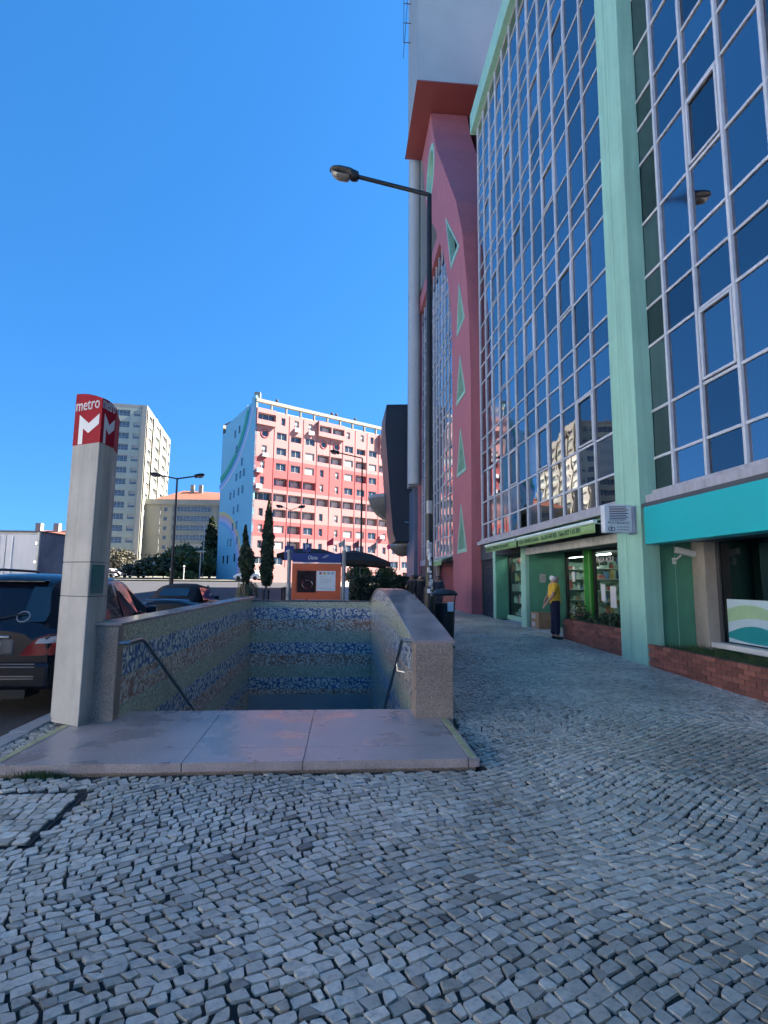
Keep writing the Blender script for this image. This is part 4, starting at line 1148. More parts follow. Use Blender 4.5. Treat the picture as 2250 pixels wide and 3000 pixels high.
# end wall: stepped outline, small windows, painted arcs
DEP = 12.3
m = MB()
m.prism([(0, ZB - .5), (DEP, ZB - .5), (DEP, 25.6), (DEP - 1.2, 25.6), (DEP - 1.2, 26.8), (1.6, 28.4), (1.6, 29.2), (.2, 29.2), (.2, 28.3), (0, 28.3)], 'z', -.3, 0)
for i, v in enumerate(m.v): m.v[i] = tuple(QB(v[0], v[1], v[2] if v[2] > -.1 else -.3))
m.build('end_wall', SKYB, pb)
m = MB()
for l, zz in ((.9, 28.9),): m.box(-.45, .45, -.45, .45, 0, 1.0, mat=Matrix.Translation(QB(l, 28.9, -.6))); m.build('chimney', CREAM, pb)
ends = [(8.6, 3), (10.2, 3), (9.2, 5.4), (7.8, 5.4), (6.2, 8), (4.6, 8), (3, 8.2), (7.6, 10.4), (6, 10.6), (4.6, 10.6), (3.2, 10.8), (8.8, 10.4), (7, 13), (5.6, 13), (7.2, 15.6), (5.8, 15.6), (8.6, 18.4), (7, 18.4), (5.2, 18.6), (9, 21), (7.4, 21.2), (5, 21.4), (9.2, 24), (7.4, 24.2), (9.4, 6), (8, 20)]
for l, z in [(4, 25.0), (5.6, 24.6), (4.7, 21.9), (2.6, 19.6), (4.4, 17.4), (3.0, 17.6), (1.7, 17.8), (6.4, 14.6), (5.0, 14.8), (3.4, 15.0), (2.0, 15.2), (4.9, 12.2), (3.4, 12.4), (5.0, 9.6), (3.6, 9.8), (6.6, 7.2), (5.4, 7.2), (3.2, 7.4), (8.0, 4.6), (6.4, 4.6), (3.8, 4.8)]:
    l = DEP * .98 - l if False else l + 1.6
    m = MB()
    M4 = Matrix((Vector((*d2, 0)), Vector((*n2, 0)), Vector((0, 0, 1)))).transposed().to_4x4(); M4.translation = QB(l, z, .01)
    m.box(-.3, .3, -.1, .012, -.62, .62, 1, mat=M4); m.box(-.36, .36, -.1, .03, -.70, -.62, 0, mat=M4); m.box(-.36, -.3, -.1, .03, -.62, .62, 0, mat=M4)
    m.build('small_window', [SKYB, MT['glassdark']], pb)
def arc(cx, cz, r0, r1, a0, a1, mcol, k, clip=True):
    pts = []
    for i in range(41):
        a = R(a0 + (a1 - a0) * i / 40); pts.append((cx, cz, a))
    mb = MB(); vs = []
    for cx_, cz_, a in pts: vs += [QB(cx_ + r0 * math.cos(a), cz_ + r0 * math.sin(a), k), QB(cx_ + r1 * math.cos(a), cz_ + r1 * math.sin(a), k)]
    fs = []
    for i in range(40):
        a = pts[i][2]; l = cx + r0 * math.cos(a); l2 = cx + r1 * math.cos(a); z = cz + r0 * math.sin(a); z2 = cz + r1 * math.sin(a)
        if min(l, l2) > .02 and max(l, l2) < DEP - .05 and max(z, z2) < 28.0 and min(z, z2) > 1.2: fs.append((2 * i, 2 * i + 1, 2 * i + 3, 2 * i + 2))
    mb.add(vs, fs); mb.build('painted_arc', mcol, pb)
paint = lambda nm, c: mat(nm, c, .8, var=.04, scale=.3)
GRN, TEA, PBL, LIL, WHT = paint('paint_green', (.03, .36, .24)), paint('paint_teal', (.02, .25, .27)), paint('paint_blue', (.16, .38, .66)), paint('paint_lilac', (.42, .46, .66)), paint('paint_white', (.62, .68, .72))
YEL, PNK = paint('paint_yellow', (.58, .52, .22)), paint('paint_pink', (.58, .36, .40))
# big swoop, top right down to the left edge
for r0, r1, mm, k in ((15.6, 16.2, GRN, .012), (16.2, 16.8, TEA, .016), (16.8, 17.4, PBL, .02), (17.4, 17.7, LIL, .024), (17.7, 17.85, WHT, .028)):
    arc(17.2, 32.3, r0 - .8, r1 - .8, 180, 262, mm, k)
for r0, r1, mm, k in ((7.3, 7.8, YEL, .012), (6.8, 7.3, PNK, .016), (6.2, 6.8, LIL, .02), (5.7, 6.2, PBL, .024)):
    arc(11.8, 3.4, r0 + 1.2, r1 + 1.2, 88, 190, mm, k)
# roof and pergola, body
m = MB()
m.add([PB(0, 27.2, -.02), PB(46, 27.2, -.02), PB(46, 27.2, -12), PB(0, 27.2, -12)], [(0, 1, 2, 3)])
m.add([PB(46, ZB, 0), PB(46, ZB, -12), PB(46, 27.2, -12), PB(46, 27.2, 0)], [(0, 1, 2, 3)])
m.add([PB(0, ZB, -12.3), PB(46, ZB, -12.3), PB(46, 27.2, -12.3), PB(0, 27.2, -12.3)], [(0, 1, 2, 3)]); m.build('roof_slab', CREAM, pb)
m = MB(); M1 = Matrix((Vector((*d1, 0)), Vector((*n1, 0)), Vector((0, 0, 1)))).transposed().to_4x4(); M1.translation = CO
m.box(0, 46, -.5, .1, 28.25, 28.75, mat=M1)
for i in range(19): m.box(i * 2.55, i * 2.55 + .18, -.4, .02, 27.2, 28.25, mat=M1)
m.build('roof_pergola', CREAM, pb)
MB().box(0, 46, -3.4, -3.0, 27.2, 28.3, mat=M1).build('roof_wall', mat('pale_roof_wall', (.55, .52, .48), .8), pb)
for l in (4.2, 14.6, 15.5, 19.5, 28, 28.9):
    MB().lathe([(.16, 28.7), (.16, 29.5), (.26, 29.5), (.26, 29.75), (.05, 29.85)], PB(l, 0, -1.5), 8).build('roof_vent', MT['dkgrey'], pb)

# white tower block
def band_block(nm, label, O, ang, L1, L2, ztop, zbase, nrow, wallA, wallB, spA, strip):
    t = thing(nm, label, 'apartment block', (O[0], O[1], zbase))
    a = R(ang); e1 = (math.cos(a), math.sin(a)); v1 = (e1[1], -e1[0]); e2 = (-e1[1], e1[0]); v2 = (e1[0], e1[1])
    return t, e1, v1, e2, v2
tb = thing('white_tower_block', 'tall white apartment tower with sunlit right side behind the metro totem', 'apartment block', (-44.7, 125, 2))
TO = Vector((-44.75, 125, 0)); tl = (-.985, -.137); tn = (.137, -.99); tr = (-.137, .99); trn = (.99, .137)
SP1 = mat('grey_green_spandrel', (.36, .38, .31), .8, var=.06, scale=.4); CRW = mat('cream_white_render', (.29, .275, .23), .8, var=.05, scale=.4); CRT = mat('white_bounce_render', (.78, .75, .68), .8, var=.05, scale=.4)
ZTT = 40.5; stp = 2.62
cl = []; crr = []
for r in range(15):
    zc = ZTT - 1.9 - stp * r
    z0, z1 = zc - stp / 2, zc + stp / 2
    if r == 14: z0 = 1.0
    cl.append((1.0, 3.2, z0, z1, 0, (1.4, 2.8, zc - .5, zc + .6, .25, 'half'), 0))
    cl.append((3.2, 11.0, z0, z1, 0, (3.6, 10.6, zc - .6, zc + .8, .3, 'strip'), 0))
    x = 0
    for wd, kd in ((1.2, None), (5.5, 'strip'), (1.6, None), (2.6, 'window'), (5.2, 'strip'), (1.4, None), (2.8, 'blind'), (5.5, 'strip'), (1.2, None), (5.0, 'strip')):
        if kd: crr.append((x, x + wd, z0, z1, 1 if kd == 'strip' and r % 2 else 0, (x + .35, x + wd - .35, zc - .6, zc + .7, .35, random.choice([kd, 'blind', kd])), 0))
        else: crr.append((x, x + wd, z0, z1, 0, None, .35))
        x += wd
facade(tb, TO, tl, tn, cl, [SP1, CRW], [WFR, MT['glassmid'], BLIND], 'shaded_wall')
facade(tb, TO, tr, trn, crr, [CRW, SP1], [WFR, MT['glassmid'], BLIND], 'sunlit_wall')
def TP(v, l, z, n=(0, 0), k=0): return TO + Vector((*v, 0)) * l + Vector((*n, 0)) * k + Vector((0, 0, z))
m = MB()
m.add([TP(tl, 0, 1, tn, .3), TP(tl, 1.0, 1, tn, .3), TP(tl, 1.0, ZTT + .2, tn, .3), TP(tl, 0, ZTT + .2, tn, .3)], [(0, 1, 2, 3)])
m.add([TP(tl, 1.0, 1, tn, .3), TP(tl, 1.0, 1, tn, 0), TP(tl, 1.0, ZTT + .2, tn, 0), TP(tl, 1.0, ZTT + .2, tn, .3)], [(0, 1, 2, 3)])
m.add([TP(tl, 0, 1, tn, .3), TP(tr, 0, 1, trn, 0), TP(tr, 0, ZTT + .2, trn, 0), TP(tl, 0, ZTT + .2, tn, .3)], [(0, 1, 2, 3)])
m.build('corner_pilaster', CRW, tb)
bx = [TP(tl, 0, 0), TP(tl, 11, 0), TP(tl, 11, 0) + Vector((*tr, 0)) * 32, TP(tr, 32, 0)]
m = MB(); m.prism([(p.x, p.y) for p in bx], 'z', ZTT - .62, ZTT + .25); m.build('roof_parapet', CRW, tb)
m = MB(); m.add([(p.x, p.y, z) for z in (1, ZTT - .6) for p in bx[1:]], [(0, 1, 4, 3), (1, 2, 5, 4)]); m.build('rear_wall', CRW, tb)
c_ = (bx[0] + bx[2]) / 2
MB().box(c_.x - 3, c_.x + 3, c_.y - 6, c_.y + 6, ZTT + .25, ZTT + 3.0).build('lift_house', CRW, tb)
MB().tube([(c_.x - 4, c_.y - 9, ZTT + .2), (c_.x - 4, c_.y - 9, ZTT + 3.4)], .06, 5).build('roof_aerial', MT['dkgrey'], tb)

# mid block with red roof
mbk = thing('red_roofed_block', 'beige apartment block with window bands and a red tiled roof', 'apartment block', (-42, 132, 2))
MO = on(640, 1680, 'y', 128); MO = Vector((MO.x + 2, 128, 0)); ml_ = (-.99, .06); mn_ = (-.06, -.99)
WD = 22.0; zt_m = on(560, 1478, 'y', 128).z
BG = mat('beige_render', (.30, .28, .22), .8, var=.06, scale=.4); GB = mat('grey_band', (.22, .23, .20), .8, var=.06)
cm = []
nr = 7; sp_ = (zt_m - 3.2) / nr
for r in range(nr):
    z1 = zt_m - sp_ * r; z0 = z1 - sp_; zc = (z0 + z1) / 2
    if r == nr - 1: z0 = 1
    cm.append((0, 3.2, z0, z1, 1, (.4, 2.8, zc - .5, zc + .8, .25, 'strip'), 0))
    cm.append((3.2, 4.2, z0, z1, 0, None, -.1))
    cm.append((4.2, 13.6, z0, z1, 1, (4.5, 13.3, zc - .5, zc + .8, .25, random.choice(['strip', 'strip', 'half'])), 0))
    cm.append((13.6, 16.2, z0, z1, 0, (14.6, 15.4, zc - .5, zc + .5, .2, 'narrow'), -.1))
    cm.append((16.2, WD, z0, z1, 0, (20.3, 21.3, zc - .5, zc + .5, .2, 'window') if r % 2 else None, 0))
facade(mbk, MO, ml_, mn_, cm, [BG, GB], [WFR, MT['glassmid'], BLIND], 'front_wall')
def MP(l, z, k=0): return MO + Vector((*ml_, 0)) * l + Vector((*mn_, 0)) * k + Vector((0, 0, z))
m = MB(); m.add([MP(-.3, zt_m, .3), MP(WD + .3, zt_m, .3), MP(WD + .3, zt_m, -12), MP(-.3, zt_m, -12), MP(-.3, zt_m + 1.2, .3), MP(WD + .3, zt_m + 1.2, .3), MP(WD + .3, zt_m + 1.2, -12), MP(-.3, zt_m + 1.2, -12)], [(0, 1, 5, 4), (1, 2, 6, 5), (2, 3, 7, 6), (3, 0, 4, 7), (4, 5, 6, 7)]); m.build('cornice', CRW, mbk)
TILE = mat('red_roof_tile', (.18, .062, .037), .85, var=.15, scale=1.2)
m = MB(); zz = zt_m + 1.2
m.add([MP(-.2, zz, 0), MP(WD - 4, zz, 0), MP(WD - 4, zz, -11.5), MP(-.2, zz, -11.5), MP(-.2, zz + 2.4, -5.7), MP(WD - 9, zz + 3.0, -5.7)], [(0, 1, 5, 4), (1, 2, 5), (2, 3, 4, 5), (3, 0, 4)]); r_ = m.build('roof', TILE, mbk)
for l in (8.5, 10.5): MB().box(-.4, .4, -.4, .4, 0, 2.2, mat=Matrix.Translation(MP(l, zz + 2.0, -4.5))).build('chimney', CREAM, r_)
m = MB(); m.add([MP(WD, 1, 0), MP(WD, 1, -12), MP(WD, zt_m, -12), MP(WD, zt_m, 0)], [(0, 1, 2, 3)]); m.add([MP(0, 1, 0), MP(0, 1, -12), MP(0, zt_m, -12), MP(0, zt_m, 0)], [(0, 1, 2, 3)]); m.build('side_wall', BG, mbk)

# low houses behind the lorry
def house(px0, px1, pyb, pyr, dep, label):
    a = on(px0, pyb, 'y', dep); b = on(px1, pyb, 'y', dep); rz = on((px0 + px1) / 2, pyr, 'y', dep).z
    t = thing('house', label, 'house', ((a.x + b.x) / 2, dep, zg(dep)))
    w0, w1, ze = a.x, b.x, a.z
    fw = MB(); fw.box(w0, w1, dep, dep + 9, zg(dep) - .3, ze - .02); fw.build('wall', CRW, t)
    r2 = MB(); r2.add([(w0 - .3, dep - .3, ze), (w1 + .3, dep - .3, ze), (w1 + .3, dep + 9.3, ze), (w0 - .3, dep + 9.3, ze), (w0 + 2.5, dep + 4.5, rz), (w1 - 2.5, dep + 4.5, rz)], [(0, 1, 5, 4), (1, 2, 5), (2, 3, 4, 5), (3, 0, 4), (0, 3, 2, 1)])
    rf = r2.build('roof', TILE, t)
    for k, f in enumerate((.25, .55, .8)):
        x = w0 + (w1 - w0) * f; MB().box(x - .35, x + .35, dep + 3.4, dep + 4.2, rz - .8, rz + .9).build('chimney', CRW, rf)
    for i in range(4):
        x = w0 + (w1 - w0) * (i + .5) / 4
        MB().box(x - .6, x + .6, dep - .03, dep - .002, ze - 2.6, ze - 1.0).build('window', MT['glassmid'], t)
house(20, 205, 1572, 1545, 75, 'low white house with red tiled roof behind the lorry')
house(-420, 10, 1586, 1562, 82, 'distant white house with red roof behind the parked people carrier')

# out-of-frame terrace added across the avenue to bounce warm sunlight into the street
for i in range(6):
    y0 = -46 + i * 14.2; hgt = 9.6 + (i * 37 % 5) * .35
    t = thing('bounce_house', ['first', 'second', 'third', 'fourth', 'fifth', 'sixth'][i] + ' unseen cream house added across the avenue to bounce sunlight', 'house', (-26, y0 + 7, 0), group='terrace across the avenue')
    cells = []
    for r in range(3):
        for c in range(4):
            l0 = c * 3.5; cells.append((l0, l0 + 3.5, .2 + r * hgt / 3, .2 + (r + 1) * hgt / 3, 0, (l0 + 1.15, l0 + 2.35, r * hgt / 3 + 1.1, r * hgt / 3 + 2.6, .2, 'window'), 0))
    facade(t, (-26, y0, -.2), (0, 1), (1, 0), cells, [CRT], [WFR, MT['glassdark'], BLIND], 'front_wall')
    MB().box(-35, -26.3, y0, y0 + 14, -.2, hgt - .1).build('side_wall', CRT, t)
    m = MB(); m.add([(-25.7, y0, hgt), (-25.7, y0 + 14, hgt), (-35.3, y0 + 14, hgt), (-35.3, y0, hgt), (-30.5, y0, hgt + 2), (-30.5, y0 + 14, hgt + 2)], [(0, 1, 5, 4), (2, 3, 4, 5), (0, 4, 3), (1, 2, 5), (0, 3, 2, 1)]); m.build('roof', TILE, t)
# ------------------------------------------------------------------ vehicles
PAINT = mat('black_car_paint', (.007, .008, .014), .25, var=.1, coat=.25, spec=.3)
CHROME = mat('chrome', (.75, .75, .77), .12, metal=1, var=.03)
CARGLASS = mat('tinted_car_glass', (.012, .022, .028), .04, var=.2, spec=.9)
REDL = mat('red_lamp', (.34, .012, .016), .12, var=.15, coat=1); CLEARL = mat('clear_lamp', (.50, .46, .46), .1, var=.2, coat=1); PLATE = mat('number_plate', (.75, .76, .78), .4, var=.02)
def wheel(parent, x, y, r, w_=.2):
    s = 1 if x > 0 else -1
    def lat(prof, nm, m):
        mb = MB(); mb.lathe(prof, (0, 0, 0), 24)
        mb.v = [(x + v[2] * s, y + v[0], r + v[1]) for v in mb.v]
        return mb.build(nm, m, parent, smooth=True)
    ty = lat([(r * .62, -w_ / 2), (r * .95, -w_ / 2), (r, -w_ * .35), (r, w_ * .35), (r * .95, w_ / 2), (r * .62, w_ / 2)], 'wheel', MT['rubber'])
    mb = MB(); mb.lathe([(.001, w_ * .40), (r * .15, w_ * .42), (r * .55, w_ * .36), (r * .63, w_ * .46), (r * .63, w_ * .1)], (0, 0, 0), 20)
    mb.v = [(x + v[2] * s, y + v[0], r + v[1]) for v in mb.v]
    mb.build('rim', MT['steel'], ty, smooth=True)
def loft(secs, mi=0):
    """secs: (y, [(x,z)...]) half sections from the top centre down to the sill; mirrored"""
    mb = MB(); n_ = len(secs[0][1])
    for sgn in (1, -1):
        vs = [(x * sgn, y, z) for y, s in secs for x, z in s]
        fs = [(i * n_ + k, i * n_ + k + 1, (i + 1) * n_ + k + 1, (i + 1) * n_ + k) for i in range(len(secs) - 1) for k in range(n_ - 1)]
        fs += [tuple(range(n_)), tuple(range((len(secs) - 1) * n_, len(secs) * n_))] if False else []
        mb.add(vs, fs, mi)
    for i in (0, len(secs) - 1):
        y, s = secs[i]
        mb.add([(x, y, z) for x, z in s] + [(-x, y, z) for x, z in reversed(s)], [tuple(range(2 * n_))], mi)
    return mb
def bodysec(y, zr, wr, zb, wb, ws, zs):
    return (y, [(0, zr + .02), (wr * .55, zr + .008), (wr * .88, zr - .03), (wr, zr - .09), (wb - .02, zb + .02), (wb, zb - .05), (wb + .015, zb - .28), (ws, zs + .10), (ws - .05, zs)])
def people_carrier():
    t = thing('people_carrier', 'black people carrier parked with its tail towards the camera beside the totem', 'car')
    S = [bodysec(0.0, .98, .60, .88, .80, .80, .34), bodysec(.06, 1.02, .68, .93, .86, .87, .28), bodysec(.12, 1.12, .70, .96, .89, .90, .26), bodysec(.36, 1.56, .66, 1.0, .91, .91, .25), bodysec(.46, 1.63, .66, 1.0, .915, .91, .24), bodysec(1.1, 1.68, .69, 1.0, .925, .92, .23),
         bodysec(2.2, 1.67, .70, .99, .93, .92, .23), bodysec(2.75, 1.60, .67, .98, .93, .92, .23), bodysec(3.25, 1.32, .62, .97, .92, .91, .23), bodysec(3.62, 1.03, .60, .95, .91, .90, .24), bodysec(4.2, .90, .56, .82, .87, .87, .26), bodysec(4.55, .78, .45, .70, .78, .78, .30), bodysec(4.64, .66, .40, .60, .70, .70, .32)]
    loft(S).build('body', PAINT, t, smooth=True, auto=35)
    # rear window on the sloping tailgate
    def TG(x, f): return (x, .105 + .262 * f + .0 - .012, 1.075 + .475 * f)
    rw_ = MB(); o_ = [TG(-.70, .05), TG(-.72, .25), TG(-.63, .93), TG(0, 1.0), TG(.63, .93), TG(.72, .25), TG(.70, .05), TG(0, .0)]
    rwin = rw_.poly(o_).build('rear_window', CARGLASS, t)
    ring = [TG(.42 + .075 * math.cos(a), .17 + .13 * math.sin(a)) for a in [2 * math.pi * i / 20 for i in range(21)]]
    MB().tube([(p[0], p[1] - .004, p[2]) for p in ring], .006, 5, caps=False).build('window_sticker', MT['grey'], rwin)
    MB().tube([(-.05, .06, 1.09), (.2, .10, 1.14), (.46, .13, 1.2)], .009, 5).build('rear_wiper', MT['rubber'], t)
    # spoiler lip and tailgate handle trim
    MB().box(-.56, .56, .30, .42, 1.575, 1.605).build('roof_spoiler', PAINT, t, bevel=.01)
    # plate recess
    rc = MB(); rc.box(-.42, .42, -.012, .05, .70, .90); rec = rc.build('plate_recess', MT['dkgrey'], t, bevel=.03)
    MB().box(-.26, .26, -.022, -.013, .745, .855).build('number_plate', PLATE, rec)
    MB().box(-.36, .36, -.03, -.005, .905, .935).build('chrome_strip', CHROME, t, bevel=.008)
    for s in (-1, 1):
        a = MB(); pts = [(.50, -.012, .70), (.84, .03, .70), (.905, .14, .70), (.915, .20, .74), (.91, .20, .93), (.90, .13, .955), (.80, .035, .95), (.68, .0, .91), (.57, -.014, .80)]
        lamp = MB().add([(x * s * 1.012, y - .022, z) for x, y, z in pts] + [(x * s, y + .06, z) for x, y, z in pts], [tuple(range(9))] + [(i, (i + 1) % 9, 9 + (i + 1) % 9, 9 + i) for i in range(9)]).build('tail_lamp', REDL, t, smooth=True, auto=50)
        cp = [(.66, -.006, .845), (.80, .024, .845), (.898, .12, .85), (.898, .12, .935), (.80, .026, .93), (.70, -.001, .90)]
        MB().poly([(x * s * 1.014, y - .030, z) for x, y, z in cp]).build('clear_lens', CLEARL, lamp)
        # side glass
        for k, (ya, yb, yc, yd) in enumerate(((.62, 1.02, 1.02, .52), (1.10, 1.98, 1.98, 1.10), (2.06, 3.30, 2.66, 2.06))):
            def SG(y, f):
                zr = np.interp(y, [.46, 1.1, 2.2, 2.75, 3.25], [1.63, 1.68, 1.67, 1.60, 1.32]) - .115; zb = 1.03
                wr = np.interp(y, [.46, 1.1, 2.2, 2.75, 3.25], [.66, .69, .70, .67, .62]); wb = .905
                return (s * (wb + (wr - wb) * f + .010), y, zb + (zr - zb) * f)
            MB().poly([SG(ya, .02), SG((ya + yb) / 2, .02), SG(yb, .02), SG(yc, .97), SG((yc + yd) / 2, .97), SG(yd, .97)]).build('side_window', CARGLASS, t)
        MB().tube([(s * .62, .62, 1.685), (s * .63, .72, 1.735), (s * .645, 1.5, 1.75), (s * .64, 2.35, 1.735), (s * .63, 2.5, 1.68)], .02, 8).build('roof_rail', PAINT, t, smooth=True)
        MB().box(s * .94, s * 1.10, 2.98, 3.10, 1.0, 1.16).build('wing_mirror', PAINT, t, bevel=.03)
        MB().box(s * .925, s * .94, 1.2, 1.42, .86, .9).build('door_handle', CHROME, t)
        wheel(t, s * .82, .85, .32); wheel(t, s * .82, 3.72, .32)
    bm = MB(); bm.box(-.86, .86, -.05, .12, .30, .62); bm.build('rear_bumper', PAINT, t, bevel=.05)
    for z in (.60, .565, .455, .425): MB().box(-.70, .70, -.058, -.045, z, z + .011).build('bumper_strip', CHROME, t)
    MB().box(-.6, .6, -.03, .3, .2, .3).build('bumper_valance', MT['rubber'], t)
    return t
pc = people_carrier(); place(pc, (-4.35, 7.12, zg(8) - .12))
def roadster():
    t = thing('roadster', 'small dark roadster with black fabric roof parked ahead of the people carrier', 'car')
    S = [bodysec(0, .84, .55, .74, .76, .76, .32), bodysec(.08, .92, .62, .80, .81, .82, .26), bodysec(.5, .98, .66, .84, .83, .84, .22), bodysec(1.2, .95, .66, .86, .835, .84, .2), bodysec(2.3, .94, .66, .86, .83, .84, .2), bodysec(2.8, .92, .62, .84, .82, .83, .2), bodysec(3.4, .82, .55, .72, .78, .8, .24), bodysec(3.7, .66, .4, .56, .66, .7, .3)]
    loft(S).build('body', PAINT, t, smooth=True, auto=35)
    st_ = [(0, .62, .98, .70), (.45, .62, 1.30, .60), (.75, .63, 1.38, .56), (1.3, .64, 1.40, .56), (1.75, .66, 1.36, .57)]
    secs = [(.55 + y, [(0, z + .02), (w_ * .6, z + .01), (w_ * .92, z - .04), (w_, z - .12), (b + .05, .92)]) for y, b, z, w_ in st_]
    loft(secs).build('soft_top', mat('black_soft_top', (.012, .012, .013), .85, var=.2, bump=.3, bscale=200), t, smooth=True, auto=60)
    def Q(x, f): return (x, .58 + .42 * f - .012, 1.03 + .28 * f)
    MB().poly([Q(-.42, .12), Q(-.40, .75), Q(-.3, .9), Q(.3, .9), Q(.40, .75), Q(.42, .12)]).build('rear_window', CARGLASS, t)
    ws = MB(); ws.add([(-.60, 2.30, 1.32), (.60, 2.30, 1.32), (.68, 2.75, .94), (-.68, 2.75, .94)], [(0, 1, 2, 3)]); ws.build('windscreen', CARGLASS, t)
    for s in (-1, 1):
        MB().poly([(s * .80, .95, .93), (s * .80, 2.6, .93), (s * .60, 2.28, 1.27), (s * .585, 1.3, 1.30)]).build('side_window', CARGLASS, t)
        MB().tube([(s * .66, 2.72, .95), (s * .60, 2.3, 1.35)], .03, 6).build('windscreen_pillar', MT['grey'], t)
        MB().box(s * .55, s * .78, .0, .08, .66, .80).build('tail_lamp', REDL, t, bevel=.03)
        MB().box(s * .84, s * .98, 2.2, 2.3, .92, 1.03).build('wing_mirror', PAINT, t, bevel=.03)
        wheel(t, s * .74, .75, .3); wheel(t, s * .74, 3.0, .3)
    MB().tube([(-.62, .08, .955), (0, .05, .985), (.62, .08, .955)], .012, 6).build('boot_trim', CHROME, t)
    return t
rd = roadster(); place(rd, (-4.75, 15.6, zg(16.5) - .12), s=.97)
# lorry on the far side of the road
lo = thing('box_lorry', 'grey box lorry with closed rear doors across the road', 'lorry')
LG = mat('grey_lorry_panel', (.56, .57, .62), .4, var=.05, scale=.8, stain=.12); LG2 = mat('glossy_lorry_side', (.30, .32, .37), .12, var=.3, scale=.9)
MB().box(-1.2, 1.2, .02, 3.3, 1.0, 3.15).build('cargo_box', LG2, lo)
for s in (-1, 1):
    dr = MB().box(s * .012, s * 1.12, -.02, .018, 1.06, 3.06).build('rear_door', LG, lo, bevel=.008)
    MB().tube([(s * .25, -.035, 1.1), (s * .25, -.035, 3.0)], .014, 6).build('locking_bar', MT['steel'], dr)
    for z in (1.3, 2.0, 2.7): MB().box(s * 1.08, s * 1.15, -.03, -.015, z, z + .1).build('hinge', MT['steel'], dr)
    MB().box(s * 1.125, s * 1.215, -.03, .06, 1.0, 3.17).build('corner_post', mat('pale_post', (.55, .55, .50), .5), lo, bevel=.006)
    MB().box(s * .8, s * 1.1, -.02, .05, .72, .86).build('tail_lamp', REDL, lo)
    for y in (1.0, 3.9): wheel(lo, s * .98, y, .42, .28)
MB().box(-1.22, 1.22, -.03, 3.32, 3.155, 3.22).build('roof_rail', MT['dkgrey'], lo)
MB().box(-.9, .9, .1, 4.7, .6, .98).build('chassis', MT['black'], lo)
cb_ = MB(); cb_.prism([(3.45, .5), (4.9, .5), (4.95, 1.3), (4.7, 2.3), (4.4, 2.42), (3.45, 2.42)], 'x', -1.1, 1.1); cb_.build('cab', LG, lo, bevel=.05)
place(lo, (-12.55, 21.6, zg(22) - .12), R(-2))
# distant parked cars
def small_car(label, c, group='cars parked by the far blocks'):
    t = thing('parked_car', label, 'car', group=group)
    m = mat('car_paint', c, .3, var=.05, coat=1)
    S = [bodysec(0, .80, .55, .72, .74, .75, .32), bodysec(.1, .95, .62, .84, .82, .83, .26), bodysec(.5, 1.40, .58, .9, .83, .84, .22), bodysec(1.2, 1.46, .60, .9, .84, .84, .2), bodysec(2.3, 1.42, .60, .9, .83, .84, .2), bodysec(2.95, .98, .58, .86, .82, .83, .2), bodysec(3.7, .84, .5, .74, .78, .8, .24), bodysec(4.0, .66, .4, .56, .66, .7, .3)]
    loft(S).build('body', m, t, smooth=True, auto=35)
    for s in (-1, 1):
        MB().poly([(s * .835, .75, .93), (s * .845, 2.75, .93), (s * .62, 2.28, 1.34), (s * .62, .85, 1.36)]).build('side_window', CARGLASS, t)
        wheel(t, s * .76, .75, .3); wheel(t, s * .76, 3.2, .3)
    MB().poly([(-.6, .10, .98), (.6, .10, .98), (.54, .44, 1.36), (-.54, .44, 1.36)]).build('rear_window', CARGLASS, t)
    return t
for px, y, c, lab in ((345, 96, (.6, .6, .6), 'white car parked furthest left below the tower block'), (385, 98, (.45, .46, .48), 'silver car parked in the middle below the tower block'), (425, 95, (.66, .66, .64), 'cream white car parked right below the tower block'), (768, 79, (.62, .6, .58), 'white car parked at the foot of the salmon block')):
    x = on(px, 1690, 'y', y).x
    place(small_car(lab, c), (x, y, zg(y) + .05), R(78))

# ------------------------------------------------------------------ street lamps, poles, signs
def lamp_head(parent, p, d, s=1.0):
    """lantern at the end of an arm: p its root, d unit direction outwards"""
    d = Vector(d).normalized(); up = Vector((0, 0, 1)); sd = d.cross(up).normalized(); up = sd.cross(d)
    M4 = Matrix((d, sd, up)).transposed().to_4x4(); M4.translation = Vector(p)
    def shape(pr, w_, nm, m, smooth=True):
        mb = MB(); vs = []
        ns = 10
        for x, zt, zb in pr:
            ww = w_ * math.sqrt(max(.02, 1 - ((x - .36) / .40) ** 4 if x > .3 else 1)) * (.8 if x < .12 else 1)
            for k in range(ns): 
                a = 2 * math.pi * k / ns; z_ = (zt + zb) / 2 + (zt - zb) / 2 * math.sin(a)
                vs.append(M4 @ Vector((x * s, ww * s * math.cos(a), z_ * s)))
        n_ = len(pr); mb.add(vs, [(i * ns + k, i * ns + (k + 1) % ns, (i + 1) * ns + (k + 1) % ns, (i + 1) * ns + k) for i in range(n_ - 1) for k in range(ns)] + [tuple(range(ns)), tuple(range((n_ - 1) * ns, n_ * ns))])
        return mb.build(nm, m, parent, smooth=smooth)
    h_ = shape([(0, .05, -.05), (.03, .13, -.13), (.16, .15, -.14), (.24, .16, -.06), (.5, .16, -.05), (.66, .12, -.03), (.74, .05, -.01)], .15, 'lantern', MT['black'])
    shape([(.22, -.02, -.14), (.30, -.02, -.19), (.5, -.02, -.19), (.63, -.01, -.13), (.70, .0, -.04)], .13, 'lamp_bowl', mat('smoked_lamp_bowl', (.16, .15, .14), .1, var=.3, coat=.5), True)
